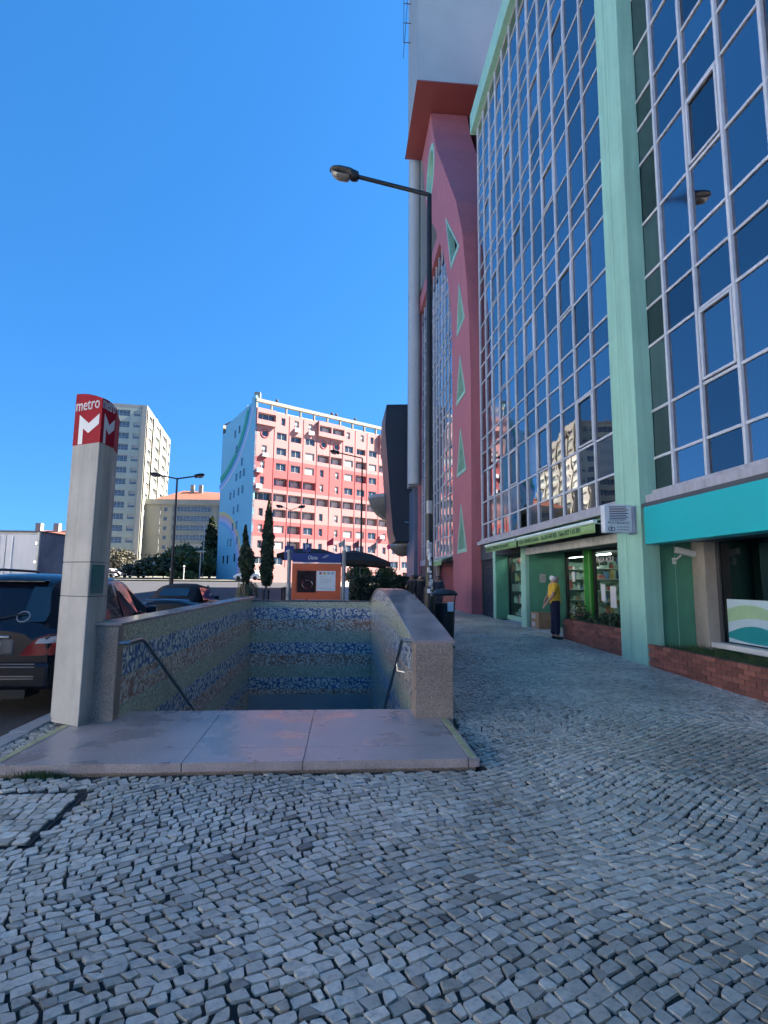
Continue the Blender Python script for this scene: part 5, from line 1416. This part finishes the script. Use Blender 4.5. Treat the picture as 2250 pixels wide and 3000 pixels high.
def street_lamp(label, loc, h, arms, r=.085, rise=.32, L=1.75, group=None, stickers=False, hs_=1.0):
    t = thing('street_lamp', label, 'street lamp', group=group)
    MB().tube([(0, 0, 0), (0, 0, 1.2), (0, 0, 1.22), (0, 0, h)], [r * 1.45, r * 1.4, r, r * .62], 16).build('post', MT['black'], t, smooth=True, auto=30)
    for a in arms:
        d = Vector((math.cos(a), math.sin(a), 0))
        MB().tube([(0, 0, h - .06), d * .02 + Vector((0, 0, h)), d * L + Vector((0, 0, h + rise))], r * .55, 10).build('arm', MT['black'], t, smooth=True)
        lamp_head(t, d * L + Vector((0, 0, h + rise)), d + Vector((0, 0, .17)), hs_)
    if stickers:
        for k in range(26):
            z = random.uniform(.95, 2.6); a = R(random.uniform(240, 292)); w_ = random.uniform(.05, .11); hh = random.uniform(.05, .16)
            if k == 0: z, a, w_, hh = 3.45, R(262), .2, .4
            if k == 1: z, a, w_, hh = 2.15, R(262), .19, .4
            rr = (r + .003) if z > 1.22 else r * 1.4 + .003
            mb = MB(); n_ = 5; vs = []
            for i in range(n_ + 1):
                aa = a + (i / n_ - .5) * w_ / rr; vs += [(rr * math.cos(aa), rr * math.sin(aa), z), (rr * math.cos(aa), rr * math.sin(aa), z + hh)]
            mb.add(vs, [(2 * i, 2 * i + 2, 2 * i + 3, 2 * i + 1) for i in range(n_)])
            mb.build('sticker', random.choice([MT['paper'], MT['lintel'], MT['grey']]), t)
    return place(t, loc)
street_lamp('tall black street lamp with sticker covered post behind the curved granite coping', (on(1258, 1750, 'y', 16.5).x, 16.5, zg(16.5)), on(1252, 570, 'y', 16.5).z - zg(16.5), [R(180)], r=.125, rise=.47, L=2.35, stickers=True, hs_=1.3)
p = on(1056, 1700, 'y', 41); street_lamp('black single arm street lamp in front of the salmon block', (p.x, 41, zg(41)), on(1056, 1342, 'y', 41).z - zg(41), [R(180)], rise=.35)
p = on(502, 1700, 'y', 40); street_lamp('black double arm street lamp by the park trees', (p.x, 40, zg(40)), on(502, 1402, 'y', 40).z - zg(40), [R(180), R(0)], rise=.2, L=1.2, r=.1)
p = on(845, 1700, 'y', 57); street_lamp('distant double arm street lamp in front of the coral bands', (p.x, 57, zg(57)), on(845, 1494, 'y', 57).z - zg(57), [R(180), R(0)], rise=.3, L=.8, r=.06)
for px, top, y, kind in ((447, 1645, 85, 0), (500, 1664, 80, 0), (537, 1660, 80, 1), (584, 1615, 84, 2), (592, 1536, 90, 3)):
    b = on(px, 1700, 'y', y); z1 = on(px, top, 'y', y).z
    t = thing('pale_post', ['thin white post left of the round park tree', 'short white post with a square head by the park', 'white post with a round lamp by the park', 'white park lamp with a wide flat head', 'tall pale lamp mast with one arm by the cypress hedge'][[447, 500, 537, 584, 592].index(px)], 'post')
    MB().tube([(b.x, y, zg(y) - .1), (b.x, y, z1)], .07, 8).build('shaft', MT['lintel'], t)
    if kind == 1: MB().lathe([(.01, -.2), (.2, 0), (.01, .2)], (b.x, y, z1), 12).build('globe', MT['lintel'], t, smooth=True)
    if kind == 2: MB().lathe([(.1, -.25), (.8, -.05), (.8, 0), (.1, .12)], (b.x, y, z1), 16).build('flat_head', MT['lintel'], t)
    if kind == 0: MB().box(b.x - .2, b.x + .2, y - .06, y + .06, z1 - .4, z1).build('square_head', MT['lintel'], t)
    if kind == 3: MB().tube([(b.x, y, z1), (b.x - 1.2, y, z1 + .5), (b.x - 1.5, y, z1 + .5)], .06, 6).build('arm', MT['lintel'], t)
# metro information board
bd = thing('metro_information_board', 'orange framed metro notice board with blue Olaias header behind the stairs', 'notice board', (-.75, 17.3, zg(17.3)))
by = 17.3; ORG = mat('orange_red_frame', (.52, .10, .03), .5, var=.07); BLU = mat('metro_blue', (.012, .025, .16), .4, var=.06)
zb_ = zg(by)
for x in (-1.60, .10): MB().lathe([(.062, 0), (.062, 2.30), (.05, 2.33)], (x, by, zb_), 16).build('post', MT['kerb'], bd, smooth=True)
MB().box(-1.50, .02, by - .06, by + .06, 2.14, 2.42).build('header_panel', BLU, bd, bevel=.006)
MB().box(-1.50, .02, by - .065, by + .065, 2.098, 2.128).build('white_strip', MT['white'], bd)
letter('Olaias', MT['logowhite'], (-1.02, by - .0635, 2.225), (1, 0, 0), bd, width=.30, height=.12)
for k in range(3):
    ring = [(-.52 + k * .05 + .05 * math.cos(a), by - .063, 2.27 + .03 * k + .03 * math.sin(a)) for a in [math.pi * i / 8 for i in range(9)]]
    MB().tube(ring, .006, 5).build('metro_swoosh', MT['logowhite'], bd)
m = MB(); m.box(-1.50, .02, by - .05, by + .05, 1.90, 2.09); m.box(-1.50, .02, by - .05, by + .05, .98, 1.16); m.box(-1.50, -1.36, by - .05, by + .05, 1.16, 1.90); m.box(-.12, .02, by - .05, by + .05, 1.16, 1.90); m.build('frame', ORG, bd)
MB().box(-1.36, -.12, by - .02, by + .03, 1.16, 1.90).build('backboard', ORG, bd)
ps = MB().box(-1.33, -.76, by - .03, by - .021, 1.20, 1.87).build('dark_poster', mat('dark_poster_print', (.018, .010, .014), .65, var=.8, scale=5, spec=.2), bd)
for k in range(9):
    a = random.uniform(0, 6.28); MB().tube([(-1.02 + .16 * math.cos(a + q), by - .031, 1.45 + .13 * math.sin(a + q)) for q in (0, .4, .8)], .012, 5).build('poster_motif', random.choice([mat('pink_print', (.3, .06, .12), .4), MT['lintel'], mat('wine_print', (.16, .02, .05), .4)]), ps)
ns = MB().box(-.74, -.15, by - .03, by - .021, 1.25, 1.87).build('white_notice', mat('notice_paper', (.56, .62, .66), .5, var=.04), bd)
for k, c in enumerate(((.3, .05, .06), (.45, .36, .05), (.25, .32, .36), (.2, .33, .42))):
    MB().box(-.66 + k * .125, -.58 + k * .125, by - .032, by - .0305, 1.76, 1.83).build('pictogram', mat('pictogram_%d' % k, c, .5), ns)
for z in (1.68, 1.6, 1.55, 1.5, 1.34, 1.31): MB().box(-.64, -.64 + random.uniform(.15, .42), by - .032, by - .0305, z, z + .01).build('text_line', MT['grey'], ns)
# parking sign and blue road sign
def sign(label, px, py0, py1, px1, y, txt, cat='road sign'):
    a = on(px, py0, 'y', y); b = on(px1, py1, 'y', y)
    t = thing('blue_sign', label, cat, ((a.x + b.x) / 2, y, zg(y)))
    MB().box(a.x, b.x, y - .02, y + .02, b.z, a.z).build('panel', BLU, t, bevel=.01)
    MB().tube([((a.x + b.x) / 2, y + .05, zg(y)), ((a.x + b.x) / 2, y + .05, a.z + .25)], .04, 8).build('pole', MT['dkgrey'], t)
    if txt: letter(txt, MT['logowhite'], (a.x + (b.x - a.x) * .28, y - .024, b.z + (a.z - b.z) * .3), (1, 0, 0), t, width=(b.x - a.x) * .45, height=(a.z - b.z) * .6)
    else: MB().box(a.x + .08, a.x + (b.x - a.x) * .5, y - .024, y - .021, a.z - .32, a.z - .22).build('white_bar', MT['logowhite'], t)
sign('square blue parking sign with a white P above the notice board', 889, 1593, 1617, 911, 26, 'P')
sign('tall blue road sign left of the metro notice board', 834, 1599, 1642, 860, 28, None)
# parasols
def parasol(label, x, y, hw, zp, ze):
    t = thing('parasol', label, 'parasol', (x, y, zg(y)), group='black cafe parasols')
    M_ = mat('black_parasol_canvas', (.012, .011, .011), .85, var=.2)
    e = [(x - hw, y - hw, ze), (x + hw, y - hw, ze), (x + hw, y + hw, ze), (x - hw, y + hw, ze)]
    mid = [(x, y - hw * 1.0, ze + .10), (x + hw, y, ze + .10), (x, y + hw, ze + .10), (x - hw, y, ze + .10)]
    r8 = [e[0], mid[0], e[1], mid[1], e[2], mid[2], e[3], mid[3]]
    kn = [tuple(Vector(p).lerp(Vector((x, y, zp)), .5) + Vector((0, 0, .10))) for p in r8]
    m = MB(); m.add(r8 + kn + [(x, y, zp)], [(i, (i + 1) % 8, 8 + (i + 1) % 8, 8 + i) for i in range(8)] + [(8 + i, 8 + (i + 1) % 8, 16) for i in range(8)])
    lowr = [(p[0], p[1], p[2] - .24) for p in r8]; m.add(r8 + lowr, [(i, (i + 1) % 8, 8 + (i + 1) % 8, 8 + i) for i in range(8)])
    m.build('canopy', M_, t)
    MB().tube([(x, y, zg(y)), (x, y, zp + .15)], .045, 8).build('pole', MT['dkgrey'], t)
    for p in e: MB().tube([(x, y, zp - .75), tuple(Vector(p).lerp(Vector((x, y, zp)), .45))], .014, 5).build('rib', MT['dkgrey'], t)
    MB().box(x - .4, x + .4, y - .4, y + .4, zg(y), zg(y) + .12).build('base', MT['concrete'], t)
p = on(1037, 1612, 'y', 30); parasol('black cafe parasol right of the metro notice board', p.x, 30, 1.85, p.z, on(1135, 1650, 'y', 30).z)
p = on(905, 1606, 'y', 31); parasol('black cafe parasol mostly hidden behind the metro notice board', p.x, 31, 1.6, p.z, on(826, 1626, 'y', 31).z)
# flags
for px, py0, y, c, lab in ((978, 1577, 62, (.40, .03, .08), 'dark red flag nearest the metro notice board'), (1012, 1581, 62, (.33, .33, .36), 'grey and white flag second in the row'), (1053, 1584, 62, (.16, .06, .10), 'dark maroon flag beside the single arm lamp'), (1104, 1590, 62, (.20, .19, .21), 'dark grey flag fourth in the row'), (1154, 1587, 62, (.45, .05, .16), 'crimson flag nearest the black block')):
    a = on(px, py0, 'y', y)
    t = thing('flag', lab, 'flag', (a.x, y, zg(y)), group='flags in front of the salmon block')
    MB().tube([(a.x, y, zg(y)), (a.x, y, a.z + .3)], .035, 6).build('pole', MT['grey'], t)
    m = MB(); vs = []
    for i in range(9):
        f = i / 8; vs += [(a.x - .05 - f * .75, y + .08 * math.sin(f * 7), a.z + .1 - f * .55), (a.x - .05 - f * .70, y + .08 * math.sin(f * 7 + .5), a.z - .75 - f * .35 + .2 * f)]
    m.add(vs, [(2 * i, 2 * i + 1, 2 * i + 3, 2 * i + 2) for i in range(8)]); m.build('cloth', mat('flag_cloth', c, .8, var=.3, scale=3), t, smooth=True)
# bollards
for k, (px, y) in enumerate(((773, 22), (786, 22.4), (826, 26), (833, 27), (840, 28), (860, 24))):
    b = on(px, 1740, 'y', y)
    t = thing('bollard', ['leftmost slim black bollard behind the end of the left stair wall', 'second slim black bollard from the spiky plant', 'first of three close black bollards left of the notice board', 'middle of three close black bollards left of the notice board', 'third of three close black bollards left of the notice board', 'black bollard hidden beside the left post of the notice board'][k], 'bollard', (b.x, y, zg(y)), group='black bollards behind the stairwell')
    MB().lathe([(.05, 0), (.045, .1), (.04, .85), (.055, .87), (.055, .93), (.01, .98)], (b.x, y, zg(y)), 10).build('shaft', MT['black'], t, smooth=True)
# litter bin
lb = thing('litter_bin', 'black litter bin with hood and white sticker beside the street lamp', 'litter bin', (2.3, 12.2, zg(12.2)))
x, y, z = 2.32, 12.15, zg(12.2)
MB().lathe([(.17, .05), (.20, .1), (.23, .92), (.24, .93), (.24, .97), (.20, .97)], (x, y, z), 20).build('drum', MT['black'], lb, smooth=True, auto=30)
MB().lathe([(.29, 1.14), (.30, 1.17), (.22, 1.25), (.01, 1.29)], (x, y, z), 20).build('hood', MT['black'], lb, smooth=True)
for a in (0, 2.1, 4.2): MB().tube([(x + .22 * math.cos(a), y + .22 * math.sin(a), z + .95), (x + .25 * math.cos(a), y + .25 * math.sin(a), z + 1.16)], .014, 6).build('hood_strut', MT['black'], lb)
MB().box(x + .02, x + .15, y - .262, y - .236, z + .80, z + 1.0).build('white_sticker', MT['paper'], lb)
MB().lathe([(.24, 0), (.2, .05)], (x, y, z), 16).build('foot', MT['black'], lb)
# ------------------------------------------------------------------ vegetation
def tree_obj(name, label, base, V_, F_, T_, lm, trunk=None, cat='tree', group=None):
    t = thing(name, label, cat, base, group)
    link(bpy.data.objects.new('crown', mesh_np('crown', V_, F_, lm, T_)), t)
    if trunk: trunk.build('trunk', mat('bark', (.09, .07, .055), .9, var=.3, scale=6, bump=.5, bscale=20), t, smooth=True)
    return t
def clumps(c, rad, n_cl, per, spread):
    u = rng.normal(0, 1, (n_cl, 3)); u /= np.linalg.norm(u, axis=1, keepdims=True)
    cc = np.array(c) + u * np.array(rad) * rng.uniform(.35, 1.0, (n_cl, 1))
    cc[:, 2] += 0
    q = np.repeat(cc, per, 0) + rng.normal(0, 1, (n_cl * per, 3)) * spread
    return q
def cypress(label, x, y, h, r, wob, lm, size=.17, n_=6500, zb=.2):
    z0 = zg(y)
    t_ = rng.beta(1.1, 1.3, n_)
    prof = np.interp(t_, [0, .06, .25, .6, .85, 1], [.55, .85, 1, .82, .45, .02])
    if wob: prof *= np.interp(t_, [0, .12, .2, .32, .45, .6, .68, .74, .85, 1], [.25, .35, .55, .95, 1.1, .9, .6, .45, .6, .2])
    a = rng.uniform(0, 6.283, n_)
    lump = 1 + .16 * np.sin(a * 3 + t_ * 26) + .12 * np.sin(a * 5 - t_ * 41)
    rr = r * prof * lump * np.sqrt(rng.uniform(.35, 1.05, n_))
    P = np.stack([x + rr * np.cos(a) + wob * .25 * np.sin(t_ * 5), y + rr * np.sin(a), z0 + zb + t_ * (h - zb)], 1)
    out = np.stack([np.cos(a), np.sin(a), np.full(n_, .2)], 1) * 1.4
    V_, F_, T_ = leaves(P, size, .0, outward=out)
    tr_ = MB().tube([(x, y, z0 - .1), (x + .02, y, z0 + h * .8)], [r * .16, r * .04], 8)
    return tree_obj('cypress', label, (x, y, z0), V_, F_, T_, lm, tr_)
CYP = leaf_mat('cypress_needles', (.010, .018, .008), (.075, .095, .030))
p = on(781, 1690, 'y', 55); cypress('tall dense columnar cypress in front of the salmon block', p.x, 55, on(781, 1466, 'y', 55).z - zg(55), .62, 0, CYP, .13, 9000)
p = on(718, 1690, 'y', 46); cypress('thinner uneven cypress in front of the blue end wall', p.x, 46, on(718, 1538, 'y', 46).z - zg(46), .62, .5, CYP, .12, 5000)
def round_tree(nm, label, px, y, ptop, rad, lm, n_cl=70, per=120, size=.3, pxw=None, zoff=.45):
    b = on(px, 1700, 'y', y); zt = on(px, ptop, 'y', y).z; z0 = zg(y); h = zt - z0
    c = (b.x, y, z0 + h * (1 - zoff * .95)); rz = h * zoff
    P = clumps(c, (rad, rad, rz), n_cl, per, size * 1.6)
    P = P[P[:, 2] > z0 + .5]
    V_, F_, T_ = leaves(P, size)
    m = MB(); m.tube([(b.x, y, z0 - .1), (b.x + .1, y, z0 + h * .45)], [h * .03, h * .02], 8)
    for k in range(6):
        a = k * 1.05; m.tube([(b.x + .1, y, z0 + h * .38), (b.x + rad * .4 * math.cos(a), y + rad * .4 * math.sin(a), z0 + h * .62), (b.x + rad * .75 * math.cos(a), y + rad * .75 * math.sin(a), z0 + h * .8)], [h * .017, h * .01, h * .004], 6)
    return tree_obj(nm, label, (b.x, y, z0), V_, F_, T_, lm, m)
DKL = leaf_mat('dark_broadleaf', (.012, .022, .010), (.05, .075, .025)); OLV = leaf_mat('olive_broadleaf', (.03, .05, .012), (.14, .17, .045)); DRY = leaf_mat('sparse_grey_leaf', (.04, .035, .02), (.12, .11, .07))
round_tree('park_tree', 'broad olive green park tree in front of the red roofed block', 545, 92, 1598, 4.6, OLV, 80, 130, .26, zoff=.5)
round_tree('park_tree', 'low dark park tree left of the broad olive green one', 478, 88, 1640, 4.2, DKL, 60, 110, .26, zoff=.48)
round_tree('park_tree', 'sparse brownish tree below the white tower', 345, 100, 1610, 3.6, DRY, 50, 60, .2, zoff=.42)
round_tree('park_tree', 'small sparse tree between the totem and the park', 420, 95, 1650, 3.4, DRY, 46, 70, .2, zoff=.45)
b = on(613, 1690, 'y', 100); h = on(613, 1516, 'y', 100).z - zg(100)
n_ = 7000; t_ = rng.uniform(0, 1, n_) ** 1.2; a = rng.uniform(0, 6.28, n_); tier = 1 + .25 * np.sin(t_ * 60)
rr = 2.3 * (1 - t_) ** .8 * tier * np.sqrt(rng.uniform(.2, 1, n_)) + .1
V_, F_, T_ = leaves(np.stack([b.x + rr * np.cos(a), 100 + rr * np.sin(a), zg(100) + .5 + t_ * (h - .5)], 1), .26, .6)
tree_obj('conifer', 'tall dark conifer beside the pale blue end wall', (b.x, 100, zg(100)), V_, F_, T_, DKL, MB().tube([(b.x, 100, zg(100)), (b.x, 100, zg(100) + h * .9)], [.25, .04], 8))
for px, y, w_, hh, lm, lab in ((520, 84, 1.6, 1.0, OLV, 'low bright green bush left of the white park lamp'), (556, 84, 1.5, 1.0, OLV, 'low bright green bush right of the white park lamp')):
    b = on(px, 1700, 'y', y); P = clumps((b.x, y, zg(y) + hh * .5), (w_, .8, hh * .6), 26, 60, .16); P = P[P[:, 2] > zg(y)]
    V_, F_, T_ = leaves(P, .14); link(tag(bpy.data.objects.new('bush', mesh_np('bush', V_, F_, lm, T_)), lab, 'bush'))
# dry spiky plant in front of the thin cypress
b = on(725, 1745, 'y', 19.5); t = thing('spiky_plant', 'dry drooping spiky plant behind the end of the left stair wall', 'plant', (b.x, 19.5, zg(19.5)))
z0 = zg(19.5); m = MB()
for k in range(90):
    a = random.uniform(0, 6.28); L_ = random.uniform(.35, .75); z = random.uniform(.75, 1.22)
    c0 = Vector((b.x, 19.5, z0 + z)); d = Vector((math.cos(a), math.sin(a), 0)); s_ = Vector((-d.y, d.x, 0)) * .03
    q1 = c0 + d * L_ * .55 + Vector((0, 0, random.uniform(-.02, .18))); q2 = c0 + d * L_ * .8 + Vector((0, 0, -random.uniform(.2, .65)))
    m.add([c0 - s_, c0 + s_, q1 + s_ * .8, q1 - s_ * .8, q2 + s_ * .15, q2 - s_ * .15], [(0, 1, 2, 3), (3, 2, 4, 5)], random.choice([0, 0, 1]))
m.build('leaves', [mat('dry_leaf', (.16, .135, .08), .8, var=.4, scale=3), mat('dull_green_leaf', (.05, .07, .03), .7, var=.3)], t)
MB().tube([(b.x, 19.5, z0), (b.x + .03, 19.5, z0 + .9)], [.12, .09], 8).build('stem', MT['card'], t)
# hedge and sunlit planting behind the stairwell
P = np.stack([rng.uniform(.35, 3.3, 16000), rng.uniform(21.2, 22.0, 16000), rng.uniform(0, 1.55, 16000)], 1); P[:, 2] += zg(21.6) + .05 * np.sin(P[:, 0] * 9); P[:, 1] += .06 * np.sin(P[:, 0] * 7 + P[:, 2] * 5)
V_, F_, T_ = leaves(P, .05); hd = thing('hedge', 'dark clipped hedge right of the metro notice board', 'hedge', (1.8, 21.6, zg(21.6)))
link(bpy.data.objects.new('foliage', mesh_np('foliage', V_, F_, leaf_mat('dark_hedge_leaf', (.008, .014, .008), (.04, .055, .025)), T_)), hd)
for k, (x0, x1, y, zz, lab) in enumerate(((.6, 3.4, 56, 2.3, 'sunlit yellow green shrub above the clipped hedge'), (3.8, 5.6, 57, 2.2, 'sunlit pale shrub behind the standing people'))):
    P = clumps(((x0 + x1) / 2, y, zg(y) + zz * .55), ((x1 - x0) / 2, 1.2, zz * .5), 34, 80, .2); P = P[P[:, 2] > zg(y)]
    V_, F_, T_ = leaves(P, .13); link(tag(bpy.data.objects.new('shrub', mesh_np('shrub', V_, F_, OLV, T_)), lab, 'shrub'))

# ------------------------------------------------------------------ people
def skin(name, pts, edges, rad, m, parent, sub=2):
    """grow a smooth surface round a skeleton: pts joints, rad their radii"""
    me = bpy.data.meshes.new(name); me.from_pydata([tuple(p) for p in pts], edges, [])
    o = bpy.data.objects.new(name, me); col.objects.link(o)
    o.modifiers.new('skin', 'SKIN'); 
    for i, r in enumerate(rad): me.skin_vertices[0].data[i].radius = (r, r) if not isinstance(r, tuple) else r
    me.skin_vertices[0].data[0].use_root = True
    s_ = o.modifiers.new('sub', 'SUBSURF'); s_.levels = sub; s_.render_levels = sub
    bpy.context.view_layer.update()
    me2 = bpy.data.meshes.new_from_object(o.evaluated_get(bpy.context.evaluated_depsgraph_get()))
    me2.materials.clear(); me2.materials.append(m); me2.shade_smooth(); me2.name = name
    bpy.data.objects.remove(o)
    return link(bpy.data.objects.new(name, me2), parent)
def person(label, H, skinc, shirt, trousers, hair, shoe, arms, legs=((.09, 0), (-.09, 0)), lean=0, sleeves='short', fingers=False, group=None, head_turn=0, hairlong=False):
    """faces +Y. arms: for +x and -x side (elbow, wrist, hand) points; units of a 1.70 m figure"""
    k = H / 1.70
    t = thing('person', label, 'person', group=group)
    SK = mat('skin_tone', skinc, .55, var=.08); SH = mat('shirt_cloth', shirt, .85, var=.12, scale=14, bump=.4, bscale=22); TRO = mat('trouser_cloth', trousers, .9, var=.15, scale=10, bump=.3, bscale=18)
    V = lambda *p: Vector(p) * k
    L = lambda z: lean * (z - .9)
    P = [V(0, L(.95), .95), V(0, L(1.10), 1.10), V(0, L(1.30) - .01, 1.30), V(0, L(1.43), 1.43), V(0, L(1.47) + .012, 1.465), V(0, L(1.54) + .03, 1.535), V(0, L(1.61) + .02, 1.615), V(0, L(1.58) + .135, 1.54)]
    r_ = [.105, .11, .14, .09, .06, .104, .092, .02]
    E_ = [(0, 1), (1, 2), (2, 3), (3, 4), (4, 5), (5, 6), (5, 7)]
    sh_i = []
    AP = []
    for s, arm in zip((1, -1), arms):
        b = len(P); P += [V(s * .17, L(1.40), 1.40)] + [V(*a) for a in arm]; r_ += [.062, .045, .030, .034]; E_ += [(3, b), (b, b + 1), (b + 1, b + 2), (b + 2, b + 3)]
        AP.append(P[b:b + 4])
        if fingers:
            w_, h_ = P[b + 2], P[b + 3]; d = (h_ - w_).normalized(); sd = d.cross(Vector((0, 1, .2))).normalized()
            for q, (o_, l_) in enumerate(((-.03, .060), (-.010, .075), (.010, .078), (.028, .065))):
                c = len(P); P += [h_ + sd * o_ * k + d * .03 * k, h_ + sd * o_ * k * 1.1 + d * (.03 + l_ * .5) * k, h_ + sd * o_ * k * 1.15 + d * (.03 + l_) * k + Vector((0, .02 * k, 0))]
                r_ += [.010, .009, .007]; E_ += [(b + 3, c), (c, c + 1), (c + 1, c + 2)]
            c = len(P); P += [h_ - sd * .045 * k, h_ - sd * .06 * k + d * .04 * k]; r_ += [.011, .008]; E_ += [(b + 3, c), (c, c + 1)]
    LG_ = []
    for s, (fx, fy) in zip((1, -1), legs):
        b = len(P); P += [V(s * .085, 0, .88), V(s * .09 + 0, fy * .55 + .015, .49), V(fx, fy, .09)]; r_ += [.095, .062, .042]; E_ += [(0, b), (b, b + 1), (b + 1, b + 2)]
        c = len(P); P += [V(fx, fy + .13, .035)]; r_ += [.03]; E_ += [(b + 2, c)]
        LG_.append(P[b:b + 3])
    skin('body', P, E_, [x * k for x in r_], SK, t)
    # shirt: torso and sleeves
    P2 = [P[0] + V(0, 0, -.10), P[0] + V(0, 0, .06), P[2], P[3] + V(0, 0, .0)]; r2 = [.165, .165, .172, .105]; E2 = [(0, 1), (1, 2), (2, 3)]
    for A_ in AP:
        b = len(P2)
        if sleeves == 'short': P2 += [A_[0], A_[0].lerp(A_[1], .55), A_[0].lerp(A_[1], .8)]; r2 += [.078, .066, .064]; E2 += [(3, b), (b, b + 1), (b + 1, b + 2)]
        else: P2 += [A_[0], A_[1], A_[1].lerp(A_[2], .9)]; r2 += [.075, .058, .045]; E2 += [(3, b), (b, b + 1), (b + 1, b + 2)]
    skin('shirt', P2, E2, [x * k for x in r2], SH, t)
    P3 = [P[0] + V(0, 0, .12), P[0] + V(0, 0, -.04)]; r3 = [.142, .15]; E3 = [(0, 1)]
    for A_ in LG_:
        b = len(P3); P3 += [A_[0], A_[1], A_[2] + V(0, 0, .01)]; r3 += [.112, .085, .072]; E3 += [(1, b), (b, b + 1), (b + 1, b + 2)]
    skin('trousers', P3, E3, [x * k for x in r3], TRO, t)
    for A_ in LG_:
        f = A_[2]; skin('shoe', [f + V(0, -.04, -.045), f + V(0, .06, -.05), f + V(0, .15, -.055)], [(0, 1), (1, 2)], [x * k for x in (.042, .045, .034)], shoe, t, 2)
    c = P[5].lerp(P[6], .45)
    hp_ = [c + V(0, -.055, -.085), c + V(0, -.04, -.01), c + V(0, -.01, .06)]; hr = [.085, .112, .105]
    if hairlong: hp_ = [c + V(0, -.07, -.22), c + V(0, -.06, -.08)] + hp_[1:]; hr = [.06, .085, .09, .072]
    skin('hair', hp_, [(i, i + 1) for i in range(len(hp_) - 1)], [x * k for x in hr], hair, t, 2)
    return t
DKSHOE = mat('dark_shoe', (.012, .012, .015), .5)
WHAIR = mat('white_hair', (.55, .55, .56), .8, var=.15, scale=30, bump=.5, bscale=60); BHAIR = mat('black_hair', (.01, .009, .009), .6, var=.2, bump=.5, bscale=60); BRHAIR = mat('brown_hair', (.06, .03, .02), .6, var=.2, bump=.5, bscale=60)
mp = on(1634, 1868, 'z', .17)
man = person('white haired man in yellow polo shirt and navy trousers looking into the shop', 1.66, (.34, .19, .13), (.62, .37, .035), (.010, .011, .035), WHAIR, DKSHOE,
    (((.235, -.10, 1.13), (.20, -.25, .93), (.185, -.30, .87)), ((-.235, -.10, 1.13), (-.10, -.24, .97), (-.03, -.26, .94))), legs=((.085, .02), (-.085, -.05)), lean=-.02, fingers=True)
place(man, (min(mp.x, 5.46), 13.7, zg(13.7)), R(-98))
rel = (((.24, .02, 1.12), (.25, .10, .88), (.25, .12, .80)), ((-.24, .02, 1.12), (-.25, .10, .88), (-.25, .12, .80)))
fold = (((.25, .06, 1.15), (.06, .22, 1.16), (-.02, .23, 1.18)), ((-.25, .06, 1.15), (-.06, .21, 1.10), (.02, .24, 1.12)))
phone = (((.24, .05, 1.13), (.12, .25, 1.22), (.08, .27, 1.27)), ((-.24, .02, 1.12), (-.25, .10, .88), (-.25, .12, .80)))
GRP = 'people standing beyond the stairwell'
for (px, pyh, y, H, sh, tr_, hair, arms, rz, lab, sl_, hl) in (
    (1162, 1692, 22, 1.66, (.012, .012, .014), (.02, .02, .025), BHAIR, fold, 175, 'person in black top with folded bare arms nearest the hedge', 'short', False),
    (1186, 1676, 25, 1.78, (.10, .14, .26), (.03, .04, .08), BHAIR, rel, 200, 'person in pale blue top standing behind the others', 'short', False),
    (1207, 1690, 21, 1.64, (.010, .010, .012), (.012, .012, .014), BRHAIR, phone, 150, 'brown haired person in black holding a phone', 'short', True),
    (1231, 1690, 20.5, 1.66, (.012, .012, .018), (.02, .018, .03), BHAIR, rel, 185, 'person in dark coat left of the sticker covered lamp post', 'long', True),
    (1283, 1692, 21, 1.62, (.025, .03, .055), (.03, .035, .06), BHAIR, rel, 160, 'person in dark blue half hidden right of the lamp post', 'long', False)):
    c = on(px, pyh, 'y', y)
    pp = person(lab, H, (.30, .18, .13), sh, tr_, hair, DKSHOE, arms, sleeves=sl_, group=GRP, hairlong=hl)
    place(pp, (c.x, y, zg(y)), R(rz))
